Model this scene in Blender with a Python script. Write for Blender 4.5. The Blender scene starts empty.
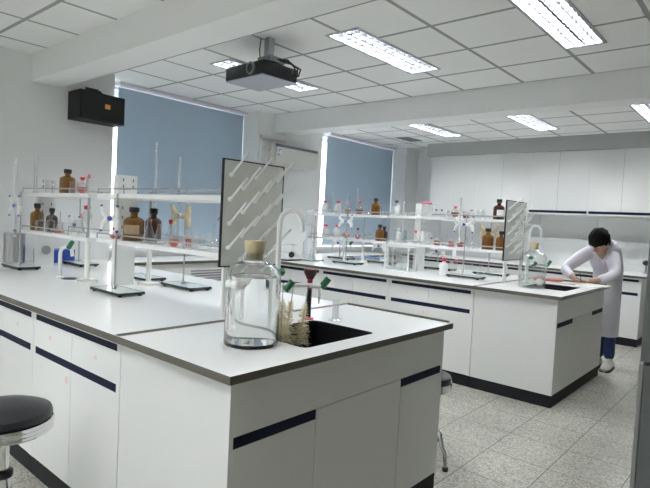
import bpy, bmesh, math, random
from mathutils import Vector, Matrix, Quaternion
random.seed(7)
S = bpy.context.scene
COL = S.collection
PI = math.pi

# ------------------------------------------------------------------ materials
def newmat(name):
    m = bpy.data.materials.new(name); m.use_nodes = True
    nt = m.node_tree; nt.nodes.clear()
    out = nt.nodes.new('ShaderNodeOutputMaterial')
    return m, nt, out

def pbr(name, col, rough=.5, metal=0, noise=0.0, nscale=20, spec=.5, bump=0.0, bscale=200, coat=0):
    m, nt, out = newmat(name)
    b = nt.nodes.new('ShaderNodeBsdfPrincipled')
    b.inputs['Base Color'].default_value = (*col, 1)
    b.inputs['Roughness'].default_value = rough
    b.inputs['Metallic'].default_value = metal
    b.inputs['Specular IOR Level'].default_value = spec
    b.inputs['Coat Weight'].default_value = coat
    tc = nt.nodes.new('ShaderNodeTexCoord')
    if noise:
        n = nt.nodes.new('ShaderNodeTexNoise'); n.inputs['Scale'].default_value = nscale
        nt.links.new(tc.outputs['Object'], n.inputs['Vector'])
        mx = nt.nodes.new('ShaderNodeMix'); mx.data_type = 'RGBA'
        mx.inputs['A'].default_value = (*[c*(1-noise) for c in col], 1)
        mx.inputs['B'].default_value = (*[min(1, c*(1+noise)) for c in col], 1)
        nt.links.new(n.outputs['Fac'], mx.inputs['Factor'])
        nt.links.new(mx.outputs['Result'], b.inputs['Base Color'])
    if bump:
        n = nt.nodes.new('ShaderNodeTexNoise'); n.inputs['Scale'].default_value = bscale
        nt.links.new(tc.outputs['Object'], n.inputs['Vector'])
        bp = nt.nodes.new('ShaderNodeBump'); bp.inputs['Strength'].default_value = bump
        bp.inputs['Distance'].default_value = .002
        nt.links.new(n.outputs['Fac'], bp.inputs['Height']); nt.links.new(bp.outputs['Normal'], b.inputs['Normal'])
    nt.links.new(b.outputs['BSDF'], out.inputs['Surface'])
    return m

def glassy(name, tint, refl=.55, base=.05, rough=.03, diffuse=0.0, dcol=None):
    """thin-walled glass: clear transmission with reflections growing towards grazing angles"""
    m, nt, out = newmat(name)
    t = nt.nodes.new('ShaderNodeBsdfTransparent'); t.inputs['Color'].default_value = (*tint, 1)
    g = nt.nodes.new('ShaderNodeBsdfGlossy'); g.inputs['Roughness'].default_value = rough
    lw = nt.nodes.new('ShaderNodeLayerWeight'); lw.inputs['Blend'].default_value = .35
    ma = nt.nodes.new('ShaderNodeMath'); ma.operation = 'MULTIPLY_ADD'
    ma.inputs[1].default_value = refl; ma.inputs[2].default_value = base
    nt.links.new(lw.outputs['Facing'], ma.inputs[0])
    mx = nt.nodes.new('ShaderNodeMixShader')
    nt.links.new(ma.outputs[0], mx.inputs['Fac'])
    src = t.outputs[0]
    if diffuse:
        d = nt.nodes.new('ShaderNodeBsdfDiffuse'); d.inputs['Color'].default_value = (*(dcol or tint), 1)
        m2 = nt.nodes.new('ShaderNodeMixShader'); m2.inputs['Fac'].default_value = diffuse
        nt.links.new(t.outputs[0], m2.inputs[1]); nt.links.new(d.outputs[0], m2.inputs[2]); src = m2.outputs[0]
    nt.links.new(src, mx.inputs[1]); nt.links.new(g.outputs[0], mx.inputs[2])
    nt.links.new(mx.outputs[0], out.inputs['Surface'])
    return m

def refractive(name, col, ior, rough=0.0):
    m, nt, out = newmat(name)
    g = nt.nodes.new('ShaderNodeBsdfGlass'); g.inputs['Color'].default_value = (*col, 1)
    g.inputs['IOR'].default_value = ior; g.inputs['Roughness'].default_value = rough
    nt.links.new(g.outputs[0], out.inputs['Surface'])
    return m

def emit(name, col, s):
    m, nt, out = newmat(name)
    e = nt.nodes.new('ShaderNodeEmission'); e.inputs['Color'].default_value = (*col, 1); e.inputs['Strength'].default_value = s
    nt.links.new(e.outputs[0], out.inputs['Surface'])
    return m

def grid_mat(name, px, py, ox, oy, wid, c_tile, c_line, rough, speck=None, spec=.5):
    """square grid of joints in object space (ceiling tiles, floor tiles)"""
    m, nt, out = newmat(name); N = nt.nodes; L = nt.links
    b = N.new('ShaderNodeBsdfPrincipled'); b.inputs['Roughness'].default_value = rough
    b.inputs['Specular IOR Level'].default_value = spec
    tc = N.new('ShaderNodeTexCoord'); sp = N.new('ShaderNodeSeparateXYZ'); L.new(tc.outputs['Object'], sp.inputs[0])
    def line(sock, pitch, off):
        a = N.new('ShaderNodeMath'); a.operation = 'SUBTRACT'; L.new(sock, a.inputs[0]); a.inputs[1].default_value = off - pitch/2
        d = N.new('ShaderNodeMath'); d.operation = 'FLOORED_MODULO'; L.new(a.outputs[0], d.inputs[0]); d.inputs[1].default_value = pitch
        e = N.new('ShaderNodeMath'); e.operation = 'SUBTRACT'; L.new(d.outputs[0], e.inputs[0]); e.inputs[1].default_value = pitch/2
        f = N.new('ShaderNodeMath'); f.operation = 'ABSOLUTE'; L.new(e.outputs[0], f.inputs[0])
        g = N.new('ShaderNodeMath'); g.operation = 'LESS_THAN'; L.new(f.outputs[0], g.inputs[0]); g.inputs[1].default_value = wid/2
        return g.outputs[0]
    mx = N.new('ShaderNodeMath'); mx.operation = 'MAXIMUM'
    L.new(line(sp.outputs['X'], px, ox), mx.inputs[0]); L.new(line(sp.outputs['Y'], py, oy), mx.inputs[1])
    mix = N.new('ShaderNodeMix'); mix.data_type = 'RGBA'
    mix.inputs['A'].default_value = (*c_tile, 1); mix.inputs['B'].default_value = (*c_line, 1)
    L.new(mx.outputs[0], mix.inputs['Factor'])
    if speck:
        v = N.new('ShaderNodeTexVoronoi'); v.inputs['Scale'].default_value = 130; L.new(tc.outputs['Object'], v.inputs['Vector'])
        cr = N.new('ShaderNodeValToRGB'); r = cr.color_ramp
        r.elements[0].position = 0; r.elements[0].color = (*speck[0], 1)
        r.elements[1].position = 1; r.elements[1].color = (*speck[2], 1)
        e = r.elements.new(.5); e.color = (*speck[1], 1)
        s2 = N.new('ShaderNodeSeparateColor'); L.new(v.outputs['Color'], s2.inputs[0]); L.new(s2.outputs[0], cr.inputs[0])
        n = N.new('ShaderNodeTexNoise'); n.inputs['Scale'].default_value = 2.2; n.inputs['Detail'].default_value = 5
        L.new(tc.outputs['Object'], n.inputs['Vector'])
        mm = N.new('ShaderNodeMix'); mm.data_type = 'RGBA'; mm.blend_type = 'MULTIPLY'
        mm.inputs['Factor'].default_value = .45
        L.new(cr.outputs[0], mm.inputs['A']); L.new(n.outputs['Fac'], mm.inputs['B'])
        L.new(mm.outputs['Result'], mix.inputs['A'])
    L.new(mix.outputs['Result'], b.inputs['Base Color'])
    L.new(b.outputs[0], out.inputs['Surface'])
    return m

def blind_mat():
    m, nt, out = newmat('blue_blind_fabric'); N = nt.nodes; L = nt.links
    tc = N.new('ShaderNodeTexCoord'); n = N.new('ShaderNodeTexNoise'); n.inputs['Scale'].default_value = 60
    L.new(tc.outputs['Object'], n.inputs['Vector'])
    mx = N.new('ShaderNodeMix'); mx.data_type = 'RGBA'
    mx.inputs['A'].default_value = (.43, .53, .60, 1); mx.inputs['B'].default_value = (.49, .59, .66, 1)
    L.new(n.outputs['Fac'], mx.inputs['Factor'])
    d = N.new('ShaderNodeBsdfDiffuse'); t = N.new('ShaderNodeBsdfTranslucent'); k = N.new('ShaderNodeMixShader')
    k.inputs['Fac'].default_value = .14
    L.new(mx.outputs['Result'], d.inputs['Color']); t.inputs['Color'].default_value = (.48, .58, .70, 1)
    L.new(d.outputs[0], k.inputs[1]); L.new(t.outputs[0], k.inputs[2]); L.new(k.outputs[0], out.inputs['Surface'])
    return m

WALL = pbr('wall_paint', (.83, .84, .835), .7, noise=.02, nscale=3)
BEAM = pbr('beam_paint', (.84, .845, .84), .7)
CEIL = grid_mat('ceiling_tiles', .56, .53, 5.13, 2.006, .028, (.90, .905, .895), (.36, .365, .365), .8)
FLOOR = grid_mat('terrazzo_floor', .355, .36, 5.10, 2.06, .006, (.5, .5, .47), (.16, .16, .145), .22,
                 speck=((.27, .265, .23), (.45, .44, .385), (.58, .57, .50)), spec=.45)
LAM = pbr('white_laminate', (.75, .755, .745), .35, noise=.012, nscale=5)
TOP = pbr('white_worktop', (.88, .89, .885), .22)
EDGE = pbr('brown_edge_band', (.105, .098, .078), .4)
NAVY = pbr('navy_handle_channel', (.009, .013, .036), .55, spec=.15)
KICK = pbr('dark_kick_board', (.016, .016, .019), .55, spec=.2)
SEAM = pbr('dark_seam', (.3, .3, .3), .7)
CHROME = pbr('chrome', (.78, .79, .8), .1, 1)
STEEL = pbr('brushed_steel', (.5, .5, .5), .3, 1)
ALU = pbr('grey_aluminium', (.42, .44, .45), .4, .6)
BLACK = pbr('black_plastic', (.009, .009, .010), .35)
LEATHER = pbr('black_leatherette', (.012, .013, .017), .32, bump=.2, bscale=300)
RUBBER = pbr('black_rubber', (.02, .02, .02), .7)
SPK = pbr('speaker_cloth', (.0045, .005, .006), .7, bump=.4, bscale=500)
WPL = pbr('white_plastic', (.85, .86, .85), .35)
CREAM = pbr('cream_plastic', (.84, .83, .79), .45)
YELP = pbr('pale_yellow_plastic', (.72, .62, .40), .45)
BLUEP = pbr('blue_plastic', (.03, .09, .42), .4)
BLUEK = pbr('blue_knob', (.05, .09, .4), .4)
GREEN = pbr('green_plastic', (.015, .17, .075), .35)
RED = pbr('red_plastic', (.62, .03, .07), .4)
PINK = pbr('pink_rubber', (.75, .16, .22), .5)
DRED = pbr('dark_red_plastic', (.33, .012, .03), .35)
DCUP = pbr('black_red_cup', (.06, .012, .018), .35)
CORK = pbr('tan_stopper', (.60, .51, .32), .7, noise=.15, nscale=60)
STRAW = pbr('straw_bristle', (.90, .82, .60), .7)
PEGB = pbr('grey_pegboard', (.60, .605, .565), .5)
GREYBOX = pbr('grey_enamel', (.20, .21, .22), .35)
GREYEDGE = pbr('pale_grey_enamel', (.36, .375, .38), .35)
PROJ = pbr('projector_shell', (.010, .012, .012), .4)
PROJB = pbr('projector_underside', (.42, .43, .50), .45)
ACW = pbr('ac_white', (.74, .745, .71), .4)
ORANGE = pbr('orange_badge', (.85, .33, .06), .5)
LABELT = pbr('tan_label', (.50, .36, .22), .7)
LABELW = pbr('paper_label', (.86, .86, .82), .7)
LABELP = pbr('pale_red_sticker', (.80, .62, .58), .7)
STKBLUE = pbr('blue_print', (.12, .25, .55), .6)
DKGAP = pbr('dark_gap', (.03, .03, .03), .8)
GREYK = pbr('grey_slot', (.22, .22, .24), .6)
PAPER = pbr('paper_white', (.88, .88, .84), .8)
NEWSP = pbr('newsprint', (.62, .60, .54), .8, noise=.15, nscale=60)
BOOKR = pbr('dull_red_cover', (.55, .22, .20), .6)
GLASSPL = pbr('milk_glass_plate', (.78, .86, .84), .12)
PLEDGE = pbr('dark_green_rim', (.03, .045, .042), .35)
GLASS = glassy('clear_glass', (.965, .975, .975), .62, .06)
PANE = glassy('window_pane', (.97, .98, .98), .4, .04, .0)
GLASSF = glassy('frosted_white_plastic', (.9, .92, .93), .2, .05, .25, .75, (.92, .93, .94))
GLASSB = glassy('marked_burette_glass', (.93, .95, .96), .5, .06, .05, .22, (.9, .9, .95))
AMBER = glassy('amber_glass', (.62, .36, .09), .3, .05, .05, .25, (.46, .23, .04))
BROWNG = glassy('brown_glass', (.30, .10, .04), .3, .05, .05, .35, (.16, .05, .02))
LORANGE = glassy('orange_liquid', (.95, .45, .28), .1, .02, .1, .5, (.90, .30, .14))
LPINK = glassy('pink_liquid', (.92, .50, .50), .1, .02, .1, .4, (.80, .25, .25))
LBROWN = glassy('brown_liquid', (.75, .45, .30), .1, .02, .1, .4, (.5, .24, .12))
LAMBER = glassy('amber_liquid', (.75, .5, .12), .1, .02, .1, .45, (.55, .36, .05))
LTEAL = glassy('teal_liquid', (.55, .78, .80), .1, .02, .1, .4, (.3, .55, .58))
BIGGLASS = refractive('thick_clear_glass', (.992, .998, .996), 1.47)
WATER = refractive('water', (1, 1, 1), 1.333)
BLIND = blind_mat()
CASS = pbr('blind_cassette', (.72, .69, .72), .5)
TUBE = emit('fluorescent_tube', (.965, .985, 1.0), 46)
REFL = pbr('lamp_reflector', (.30, .31, .33), .35, .2)
LOUV = pbr('lamp_louver', (.045, .046, .055), .5)
LFRAME = pbr('lamp_frame', (.40, .41, .43), .4, .3)
SKIN = pbr('skin', (.50, .30, .22), .5)
HAIR = pbr('black_hair', (.006, .0055, .0055), .7, bump=.6, bscale=120, spec=.15)
COAT = pbr('white_lab_coat', (.73, .72, .80), .8, bump=.5, bscale=30)
SHIRT = pbr('white_shirt', (.66, .66, .70), .8)
JEANS = pbr('blue_jeans', (.022, .045, .13), .8, noise=.2, nscale=40)
SHOE = pbr('pale_shoe', (.55, .53, .49), .6)
EYE = pbr('eye_white', (.8, .8, .8), .3)

# ------------------------------------------------------------------ mesh builder
class MB:
    def __init__(s): s.bm = bmesh.new()
    def _mi(s, faces, mi):
        for f in faces: f.material_index = mi
    def box(s, x0, x1, y0, y1, z0, z1, mi=0, bev=0):
        r = bmesh.ops.create_cube(s.bm, size=1)
        vs = r['verts']
        for v in vs:
            v.co = Vector(((x0+x1)/2+v.co.x*(x1-x0), (y0+y1)/2+v.co.y*(y1-y0), (z0+z1)/2+v.co.z*(z1-z0)))
        fs = list({f for v in vs for f in v.link_faces}); s._mi(fs, mi)
        if bev:
            es = list({e for v in vs for e in v.link_edges})
            b = bmesh.ops.bevel(s.bm, geom=es, offset=bev, segments=2, profile=.5, affect='EDGES')
            s._mi(b['faces'], mi)
        return s
    def hexa(s, c8, mi=0):
        """box from 8 corners: 4 bottom (ccw) then 4 top"""
        v = [s.bm.verts.new(c) for c in c8]
        for q in ((3, 2, 1, 0), (4, 5, 6, 7), (0, 1, 5, 4), (1, 2, 6, 5), (2, 3, 7, 6), (3, 0, 4, 7)):
            f = s.bm.faces.new([v[i] for i in q]); f.material_index = mi
        return s
    def lathe(s, prof, c=(0, 0, 0), seg=20, mi=0, caps=True, axis=None):
        rot = Quaternion() if axis is None else Vector((0, 0, 1)).rotation_difference(Vector(axis))
        c = Vector(c); rings = []
        for r, z in prof:
            if r < 1e-6: rings.append([s.bm.verts.new(c + rot @ Vector((0, 0, z)))])
            else: rings.append([s.bm.verts.new(c + rot @ Vector((r*math.cos(2*PI*i/seg), r*math.sin(2*PI*i/seg), z))) for i in range(seg)])
        for a, b in zip(rings, rings[1:]):
            if len(a) == 1 and len(b) == 1: continue
            for i in range(seg):
                j = (i+1) % seg
                if len(a) == 1: q = (a[0], b[j], b[i])
                elif len(b) == 1: q = (a[i], a[j], b[0])
                else: q = (a[i], a[j], b[j], b[i])
                s.bm.faces.new(q).material_index = mi
        if caps:
            if len(rings[0]) > 1: s.bm.faces.new(rings[0][::-1]).material_index = mi
            if len(rings[-1]) > 1: s.bm.faces.new(rings[-1]).material_index = mi
        return s
    def cyl(s, p, q, r, r2=None, seg=14, mi=0, caps=True):
        p = Vector(p); q = Vector(q); d = q-p
        return s.lathe([(r, 0), (r if r2 is None else r2, d.length)], p, seg, mi, caps, axis=d)
    def tube(s, pts, r, seg=10, mi=0, caps=True):
        pts = [Vector(p) for p in pts]; n = len(pts); rings = []
        t0 = (pts[1]-pts[0]).normalized()
        up = Vector((0, 0, 1)) if abs(t0.z) < .9 else Vector((1, 0, 0))
        a = t0.cross(up).normalized()
        for i, p in enumerate(pts):
            t = (pts[min(i+1, n-1)]-pts[max(i-1, 0)]).normalized()
            a = (a - t*a.dot(t)).normalized(); b = t.cross(a)
            rr = r[i] if isinstance(r, (list, tuple)) else r
            rings.append([s.bm.verts.new(p + (a*math.cos(2*PI*k/seg)+b*math.sin(2*PI*k/seg))*rr) for k in range(seg)])
        for A, B in zip(rings, rings[1:]):
            for i in range(seg):
                j = (i+1) % seg
                s.bm.faces.new((A[i], A[j], B[j], B[i])).material_index = mi
        if caps:
            s.bm.faces.new(rings[0][::-1]).material_index = mi; s.bm.faces.new(rings[-1]).material_index = mi
        return s
    def sph(s, c, r, sc=(1, 1, 1), seg=14, mi=0):
        c = Vector(c)
        m = Matrix.Translation(c) @ Matrix.Diagonal((sc[0]*r, sc[1]*r, sc[2]*r, 1))
        g = bmesh.ops.create_uvsphere(s.bm, u_segments=seg, v_segments=max(8, seg//2+1), radius=1, matrix=m)
        s._mi({f for v in g['verts'] for f in v.link_faces}, mi)
        return s
    def mesh(s, name, mats, smooth=True):
        bmesh.ops.recalc_face_normals(s.bm, faces=s.bm.faces)
        me = bpy.data.meshes.new(name); s.bm.to_mesh(me); s.bm.free()
        for m in (mats if isinstance(mats, (list, tuple)) else [mats]): me.materials.append(m)
        if smooth:
            me.shade_smooth(); me.set_sharp_from_angle(angle=math.radians(38))
        return me
    def build(s, name, mats, parent=None, smooth=True, label=None):
        o = bpy.data.objects.new(name, s.mesh(name, mats, smooth)); COL.objects.link(o)
        if parent: o.parent = parent
        if label: o['label'] = label
        return o

def tag(o, label, cat, group=None, kind=None):
    o['label'] = label; o['category'] = cat
    if group: o['group'] = group
    if kind: o['kind'] = kind
    return o
def thing(name, label, cat, loc=(0, 0, 0), rz=0, group=None):
    o = bpy.data.objects.new(name, None); COL.objects.link(o)
    o.empty_display_size = .05
    o.location = loc; o.rotation_euler = (0, 0, rz)
    return tag(o, label, cat, group)
def struct(o): o['kind'] = 'structure'; return o
def B(*a, **k): return MB().box(*a, **k)

# ------------------------------------------------------------------ room constants
H = .85            # worktop height
XW = 1.467         # face of the window piers
ZC = 2.595         # ceiling
XR, YF, YB = 8.2, -5.0, 7.05
XE, BW = 5.156, 1.406          # bench end, bench width
YA, YBN = 0.0, 3.09            # near edges of the two island benches
XJ = 4.4645                    # joint between main worktop and sink worktop

struct(B(.6, XR+.2, YF-.2, YB+.2, -.12, 0).build('floor', FLOOR, smooth=False))
# ceiling with openings for the recessed lamps
LX = [(2.60, 2.87), (3.89, 4.165), (5.125, 5.39)]
LY = [(1.77, 2.87), (4.80, 5.88), (-1.9, -.8), (-4.1, -3.0)]
def cells(xs, ys, holes, z0, z1):
    m = MB()
    for x0, x1 in zip(xs, xs[1:]):
        for y0, y1 in zip(ys, ys[1:]):
            cx, cy = (x0+x1)/2, (y0+y1)/2
            if any(a < cx < b and c < cy < d for a, b, c, d in holes): continue
            m.box(x0, x1, y0, y1, z0, z1)
    return m
holes = [(a, b, c, d) for a, b in LX for c, d in LY]
VENT = (1.86, 2.10, 5.68, 6.12)
xs = sorted({.8, XR+.1, VENT[0], VENT[1]} | {v for p in LX for v in p}); ys = sorted({YF-.1, YB+.1, VENT[2], VENT[3]} | {v for p in LY for v in p})
struct(cells(xs, ys, holes + [VENT], ZC, ZC+.012).build('ceiling', CEIL, smooth=False))
struct(B(.6, XR+.2, YF-.2, YB+.2, ZC+.16, ZC+.3).build('ceiling_slab', WALL, smooth=False))

# window side wall: piers and recessed walls with openings
XG = 1.12
W3 = (-4.2, -2.6)      # unseen window, added to bring daylight onto the near bench side
w = MB()
w.box(.8, XW, YF-.1, W3[0], 0, ZC+.16); w.box(.8, XW, W3[1], 1.52, 0, ZC+.16); w.box(.8, XW, W3[0], W3[1], 0, .93); w.box(.8, XW, W3[0], W3[1], 2.5, ZC+.16); w.box(.8, XW, 3.342, 4.524, 0, ZC+.16); w.box(.8, XW, 6.669, YB+.1, 0, ZC+.16)
WIN = [(1.52, 3.342, 1.60, 3.27), (4.524, 6.669, 4.62, 6.58)]
for a, b, c, d in WIN:
    w.box(.9, XG, a, b, 0, .93); w.box(.9, XG, a, b, 2.54, ZC+.16)
    w.box(.9, XG, a, c, .93, 2.54); w.box(.9, XG, d, b, .93, 2.54)
struct(w.build('wall_left', WALL, smooth=False))
struct(B(.6, XR+.2, YB, YB+.2, 0, ZC+.16).build('wall_back', WALL, smooth=False))
struct(B(XR, XR+.2, YF, YB, 0, ZC+.16).build('wall_right', pbr('warm_bounce_tone', (.50, .485, .44), .7), smooth=False))  # unseen wall, toned to set the warm bounce light on the bench ends
struct(B(.6, XR+.2, YF-.2, YF, 0, ZC+.16).build('wall_front', WALL, smooth=False))
struct(B(XW, XR, .784, 1.03, 2.37, ZC).build('trim_2', BEAM, smooth=False))
struct(B(XW, XR, 3.597, 3.845, 2.37, ZC).build('trim_3', BEAM, smooth=False))
struct(B(2.0, XR, 6.43, YB, 2.405, ZC).build('trim_4', pbr('soffit_shade_grey', (.44, .45, .44), .7), smooth=False))  # soffit over the wall cabinets: its shade is put into this grey
for i, (a, b, c, d) in enumerate(WIN):
    f = MB()
    f.box(.98, 1.04, c, d, .93, .98); f.box(.98, 1.04, c, d, 2.49, 2.54)
    f.box(.98, 1.04, c, c+.05, .98, 2.49); f.box(.98, 1.04, d-.05, d, .98, 2.49)
    f.box(.98, 1.04, (c+d)/2-.03, (c+d)/2+.03, .98, 2.49)
    o = struct(f.build('window_%d' % (i+1), WPL, smooth=False))
    p = B(1.005, 1.012, c+.05, d-.05, .98, 2.49).build('window_pane', PANE, o, smooth=False)
    s_ = B(XG-.02, XG+.09, a+.01, b-.01, .90, .93).build('window_sill', WPL, o, smooth=False)

f = MB()
f.box(1.0, 1.06, W3[0], W3[1], .93, .98); f.box(1.0, 1.06, W3[0], W3[1], 2.45, 2.5)
for k in range(4): y = W3[0]+(W3[1]-W3[0]-.05)*k/3; f.box(1.0, 1.06, y, y+.05, .98, 2.45)
o = struct(f.build('window_3', WPL, smooth=False))
B(1.025, 1.032, W3[0]+.05, W3[1]-.05, .98, 2.45).build('window_pane', PANE, o, smooth=False)

# roller blinds
def blind(y0, y1, label, zb=.96):
    t = thing('roller_blind', label, 'blind', (1.2, (y0+y1)/2, 2.5), group='blue roller blinds on the windows')
    h = (y1-y0)/2
    B(-.002, .002, -h, h, zb-2.5, .055).build('fabric', BLIND, t)
    B(-.03, .09, -h-.03, h+.004, .060, .093, bev=.006).build('cassette', CASS, t)
    MB().cyl((0, -h, zb-2.5), (0, h, zb-2.5), .012).build('bottom_rail', CASS, t)
    return t
blind(1.70, 3.333, 'blue roller blind on the window beside the black wall speaker')
blind(4.93, 6.655, 'blue roller blind on the farther window, right of the air conditioner')

# ceiling lamps
def lamp(xr, yr, label, group=None):
    x0, x1 = xr; y0, y1 = yr; cx, cy = (x0+x1)/2, (y0+y1)/2; hx, hy = (x1-x0)/2, (y1-y0)/2
    t = thing('ceiling_light', label, 'ceiling light', (cx, cy, ZC), group=group)
    f = MB(); e = .018
    f.box(-hx-.004, -hx+e, -hy-.004, hy+.004, -.006, .01); f.box(hx-e, hx+.004, -hy-.004, hy+.004, -.006, .01)
    f.box(-hx+e, hx-e, -hy-.004, -hy+e, -.006, .01); f.box(-hx+e, hx-e, hy-e, hy+.004, -.006, .01)
    f.build('frame', LFRAME, t, smooth=False)
    r = MB()
    r.box(-hx+.004, hx-.004, -hy+.004, hy-.004, .085, .09)
    r.box(-hx+.002, -hx+.006, -hy+.004, hy-.004, .0, .085); r.box(hx-.006, hx-.002, -hy+.004, hy-.004, .0, .085)
    r.box(-hx+.006, hx-.006, -hy+.002, -hy+.006, .0, .085); r.box(-hx+.006, hx-.006, hy-.006, hy-.002, .0, .085)
    r.build('reflector', REFL, t, smooth=False)
    for s in (-1, 1):
        MB().cyl((s*hx*.48, -hy+.04, .055), (s*hx*.48, hy-.04, .055), .014, seg=10).build('tube', TUBE, t)
    l = MB(); n = 13
    for i in range(1, n):
        y = -hy+e+(2*hy-2*e)*i/n
        l.box(-hx+e, hx-e, y-.0025, y+.0025, .004, .030)
    for x in (-hx*.5, 0, hx*.5):
        l.box(x-.002-.006*(x == 0), x+.002+.006*(x == 0), -hy+e, hy-e, .002, .032)
    l.build('louver', LOUV, t, smooth=False)
    return t
GL = 'recessed twin tube ceiling lights'
lamp(LX[0], LY[0], 'recessed twin tube ceiling light partly hidden behind the black projector', GL)
lamp(LX[1], LY[0], 'recessed twin tube ceiling light next to the right of the projector', GL)
lamp(LX[2], LY[0], 'large bright twin tube ceiling light cut by the top edge of the photo', GL)
lamp(LX[0], LY[1], 'small distant ceiling light beyond the middle beam, nearest the dark ceiling vent', GL)
lamp(LX[1], LY[1], 'distant ceiling light beyond the middle beam, between two other lights', GL)
lamp(LX[2], LY[1], 'ceiling light beyond the middle beam, cut by the right edge of the photo', GL)
for yr in LY[2:]:
    for xr in LX: lamp(xr, yr, 'ceiling light in the near part of the room outside the view', 'ceiling lights outside the view')
v = MB()
v.box(VENT[0], VENT[1], VENT[2], VENT[3], ZC+.03, ZC+.035, 1)
for i in range(9):
    y = VENT[2]+.02+i*.05; v.box(VENT[0], VENT[1], y, y+.012, ZC, ZC+.02, 0)
tag(v.build('ceiling_vent', [ALU, DKGAP], smooth=False), 'dark slotted ceiling vent near the far wall corner', 'vent')

# ------------------------------------------------------------------ benches
def slab_hole(x0, x1, y0, y1, z0, z1, hole, rad=.03):
    """slab with a rounded rectangular hole; mat 0 top/bottom, mat 1 outer sides"""
    bm = bmesh.new(); hx0, hx1, hy0, hy1 = hole
    outer = [bm.verts.new((x, y, z0)) for x, y in ((x0, y0), (x1, y0), (x1, y1), (x0, y1))]
    inner = []
    for cx, cy, a0 in ((hx1-rad, hy0+rad, -90), (hx1-rad, hy1-rad, 0), (hx0+rad, hy1-rad, 90), (hx0+rad, hy0+rad, 180)):
        for k in range(5):
            a = math.radians(a0+k*22.5); inner.append(bm.verts.new((cx+rad*math.cos(a), cy+rad*math.sin(a), z0)))
    es = []
    for L in (outer, inner):
        for i in range(len(L)): es.append(bm.edges.new((L[i], L[(i+1) % len(L)])))
    bmesh.ops.triangle_fill(bm, use_beauty=True, edges=es)
    r = bmesh.ops.extrude_face_region(bm, geom=list(bm.faces))
    for g in r['geom']:
        if isinstance(g, bmesh.types.BMVert): g.co.z = z1
    bmesh.ops.recalc_face_normals(bm, faces=bm.faces)
    for f in bm.faces:
        c = f.calc_center_median()
        side = abs(f.normal.z) < .5
        onout = min(abs(c.x-x0), abs(c.x-x1), abs(c.y-y0), abs(c.y-y1)) < 1e-4
        f.material_index = 1 if (side and onout) else (2 if side else 0)
    m = MB(); m.bm.free(); m.bm = bm
    return m

def edged_slab(x0, x1, y0, y1, z0, z1):
    m = B(x0, x1, y0, y1, z0, z1); m.bm.normal_update()
    for f in m.bm.faces: f.material_index = 1 if abs(f.normal.z) < .5 else 0
    return m

ROW1, ROW2 = (.776, .804), (.612, .645)
def base_unit(x0, x1, y0, depth, flip, label, group, stickers=True, cat='cabinet', z1=.822):
    """drawer-and-door base unit; front faces -y (flip=1) or +y (flip=-1)"""
    wdt = x1-x0; t = thing('base_cabinet', label, cat, ((x0+x1)/2, y0, 0), 0 if flip == 1 else PI, group)
    h = wdt/2-.001
    B(-h, h, .018, depth, .095, z1).build('carcass', LAM, t, smooth=False)
    B(-h, h, .008, depth, 0, .094).build('kick_board', KICK, t, smooth=False)
    g = .0015; st = .028
    fr = MB(); fr.box(-h, -h+st, 0, .018, .095, z1); fr.box(h-st, h, 0, .018, .095, z1); fr.box(-h+st, h-st, 0, .018, ROW1[1], z1)
    fr.build('face_frame', LAM, t, smooth=False)
    for z0_, z1_ in (ROW1, ROW2):
        B(-h+st, h-st, .001, .018, z0_, z1_).build('handle_strip', NAVY, t, smooth=False)
    for s, (xa, xb) in enumerate(((-h+st, -g), (g, h-st))):
        d = B(xa, xb, 0, .018, ROW2[1]+g, ROW1[0]-.0005).build('drawer', LAM, t, smooth=False)
        e = B(xa, xb, 0, .018, .097, ROW2[0]-.0005).build('door', LAM, t, smooth=False)
        if stickers:
            xm = (xa+xb)/2+(.02 if s else -.03)
            B(xm-.012, xm+.012, -.0006, .0004, .708, .724).build('sticker', LABELP, d, smooth=False)
            if s == 0: B(xb-.055, xb-.03, -.0006, .0004, .545, .575).build('sticker', LABELP, e, smooth=False)
    return t

def sink_unit(y0, label, nm):
    """unit under the sink: plain side panel, end with door, fixed middle door and door"""
    t = thing('sink_cabinet', label, 'cabinet', (XJ, y0, 0))
    x1 = XE-.03-XJ; y1 = BW-.03
    m = MB(); m.box(.002, x1-.018, .048, y1-.018, .095, .11); m.box(.002, .018, .048, y1-.018, .11, .822); m.box(.018, x1-.018, .42-.02, .42, .11, .58); m.box(.018, x1-.018, .99, 1.008, .11, .58)
    m.build('carcass', LAM, t, smooth=False)
    B(.002, x1-.004, .034, y1-.004, 0, .094).build('kick_board', KICK, t, smooth=False)
    B(.002, x1, .03, .0475, .095, .822).build('side_panel', LAM, t, smooth=False)
    B(.002, x1, y1-.0175, y1, .095, .822).build('side_panel', LAM, t, smooth=False)
    ya, yb = .048, y1-.018; m1, m2 = .435, 1.0; zt = .640
    B(x1-.0175, x1, ya, yb, zt+.002, .822).build('apron_panel', LAM, t, smooth=False)
    B(x1-.0175, x1-.001, ya, m1-.002, zt-.036, zt).build('handle_strip', NAVY, t, smooth=False)
    B(x1-.0175, x1-.001, m2+.002, yb, zt-.036, zt).build('handle_strip', NAVY, t, smooth=False)
    B(x1-.0175, x1, ya, m1-.0015, .097, zt-.037).build('door', LAM, t, smooth=False)
    B(x1-.0175, x1, m1+.0015, m2-.0015, .097, zt-.001).build('door', LAM, t, smooth=False)
    B(x1-.0175, x1, m2+.0015, yb, .097, zt-.037).build('door', LAM, t, smooth=False)
    return t

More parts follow.
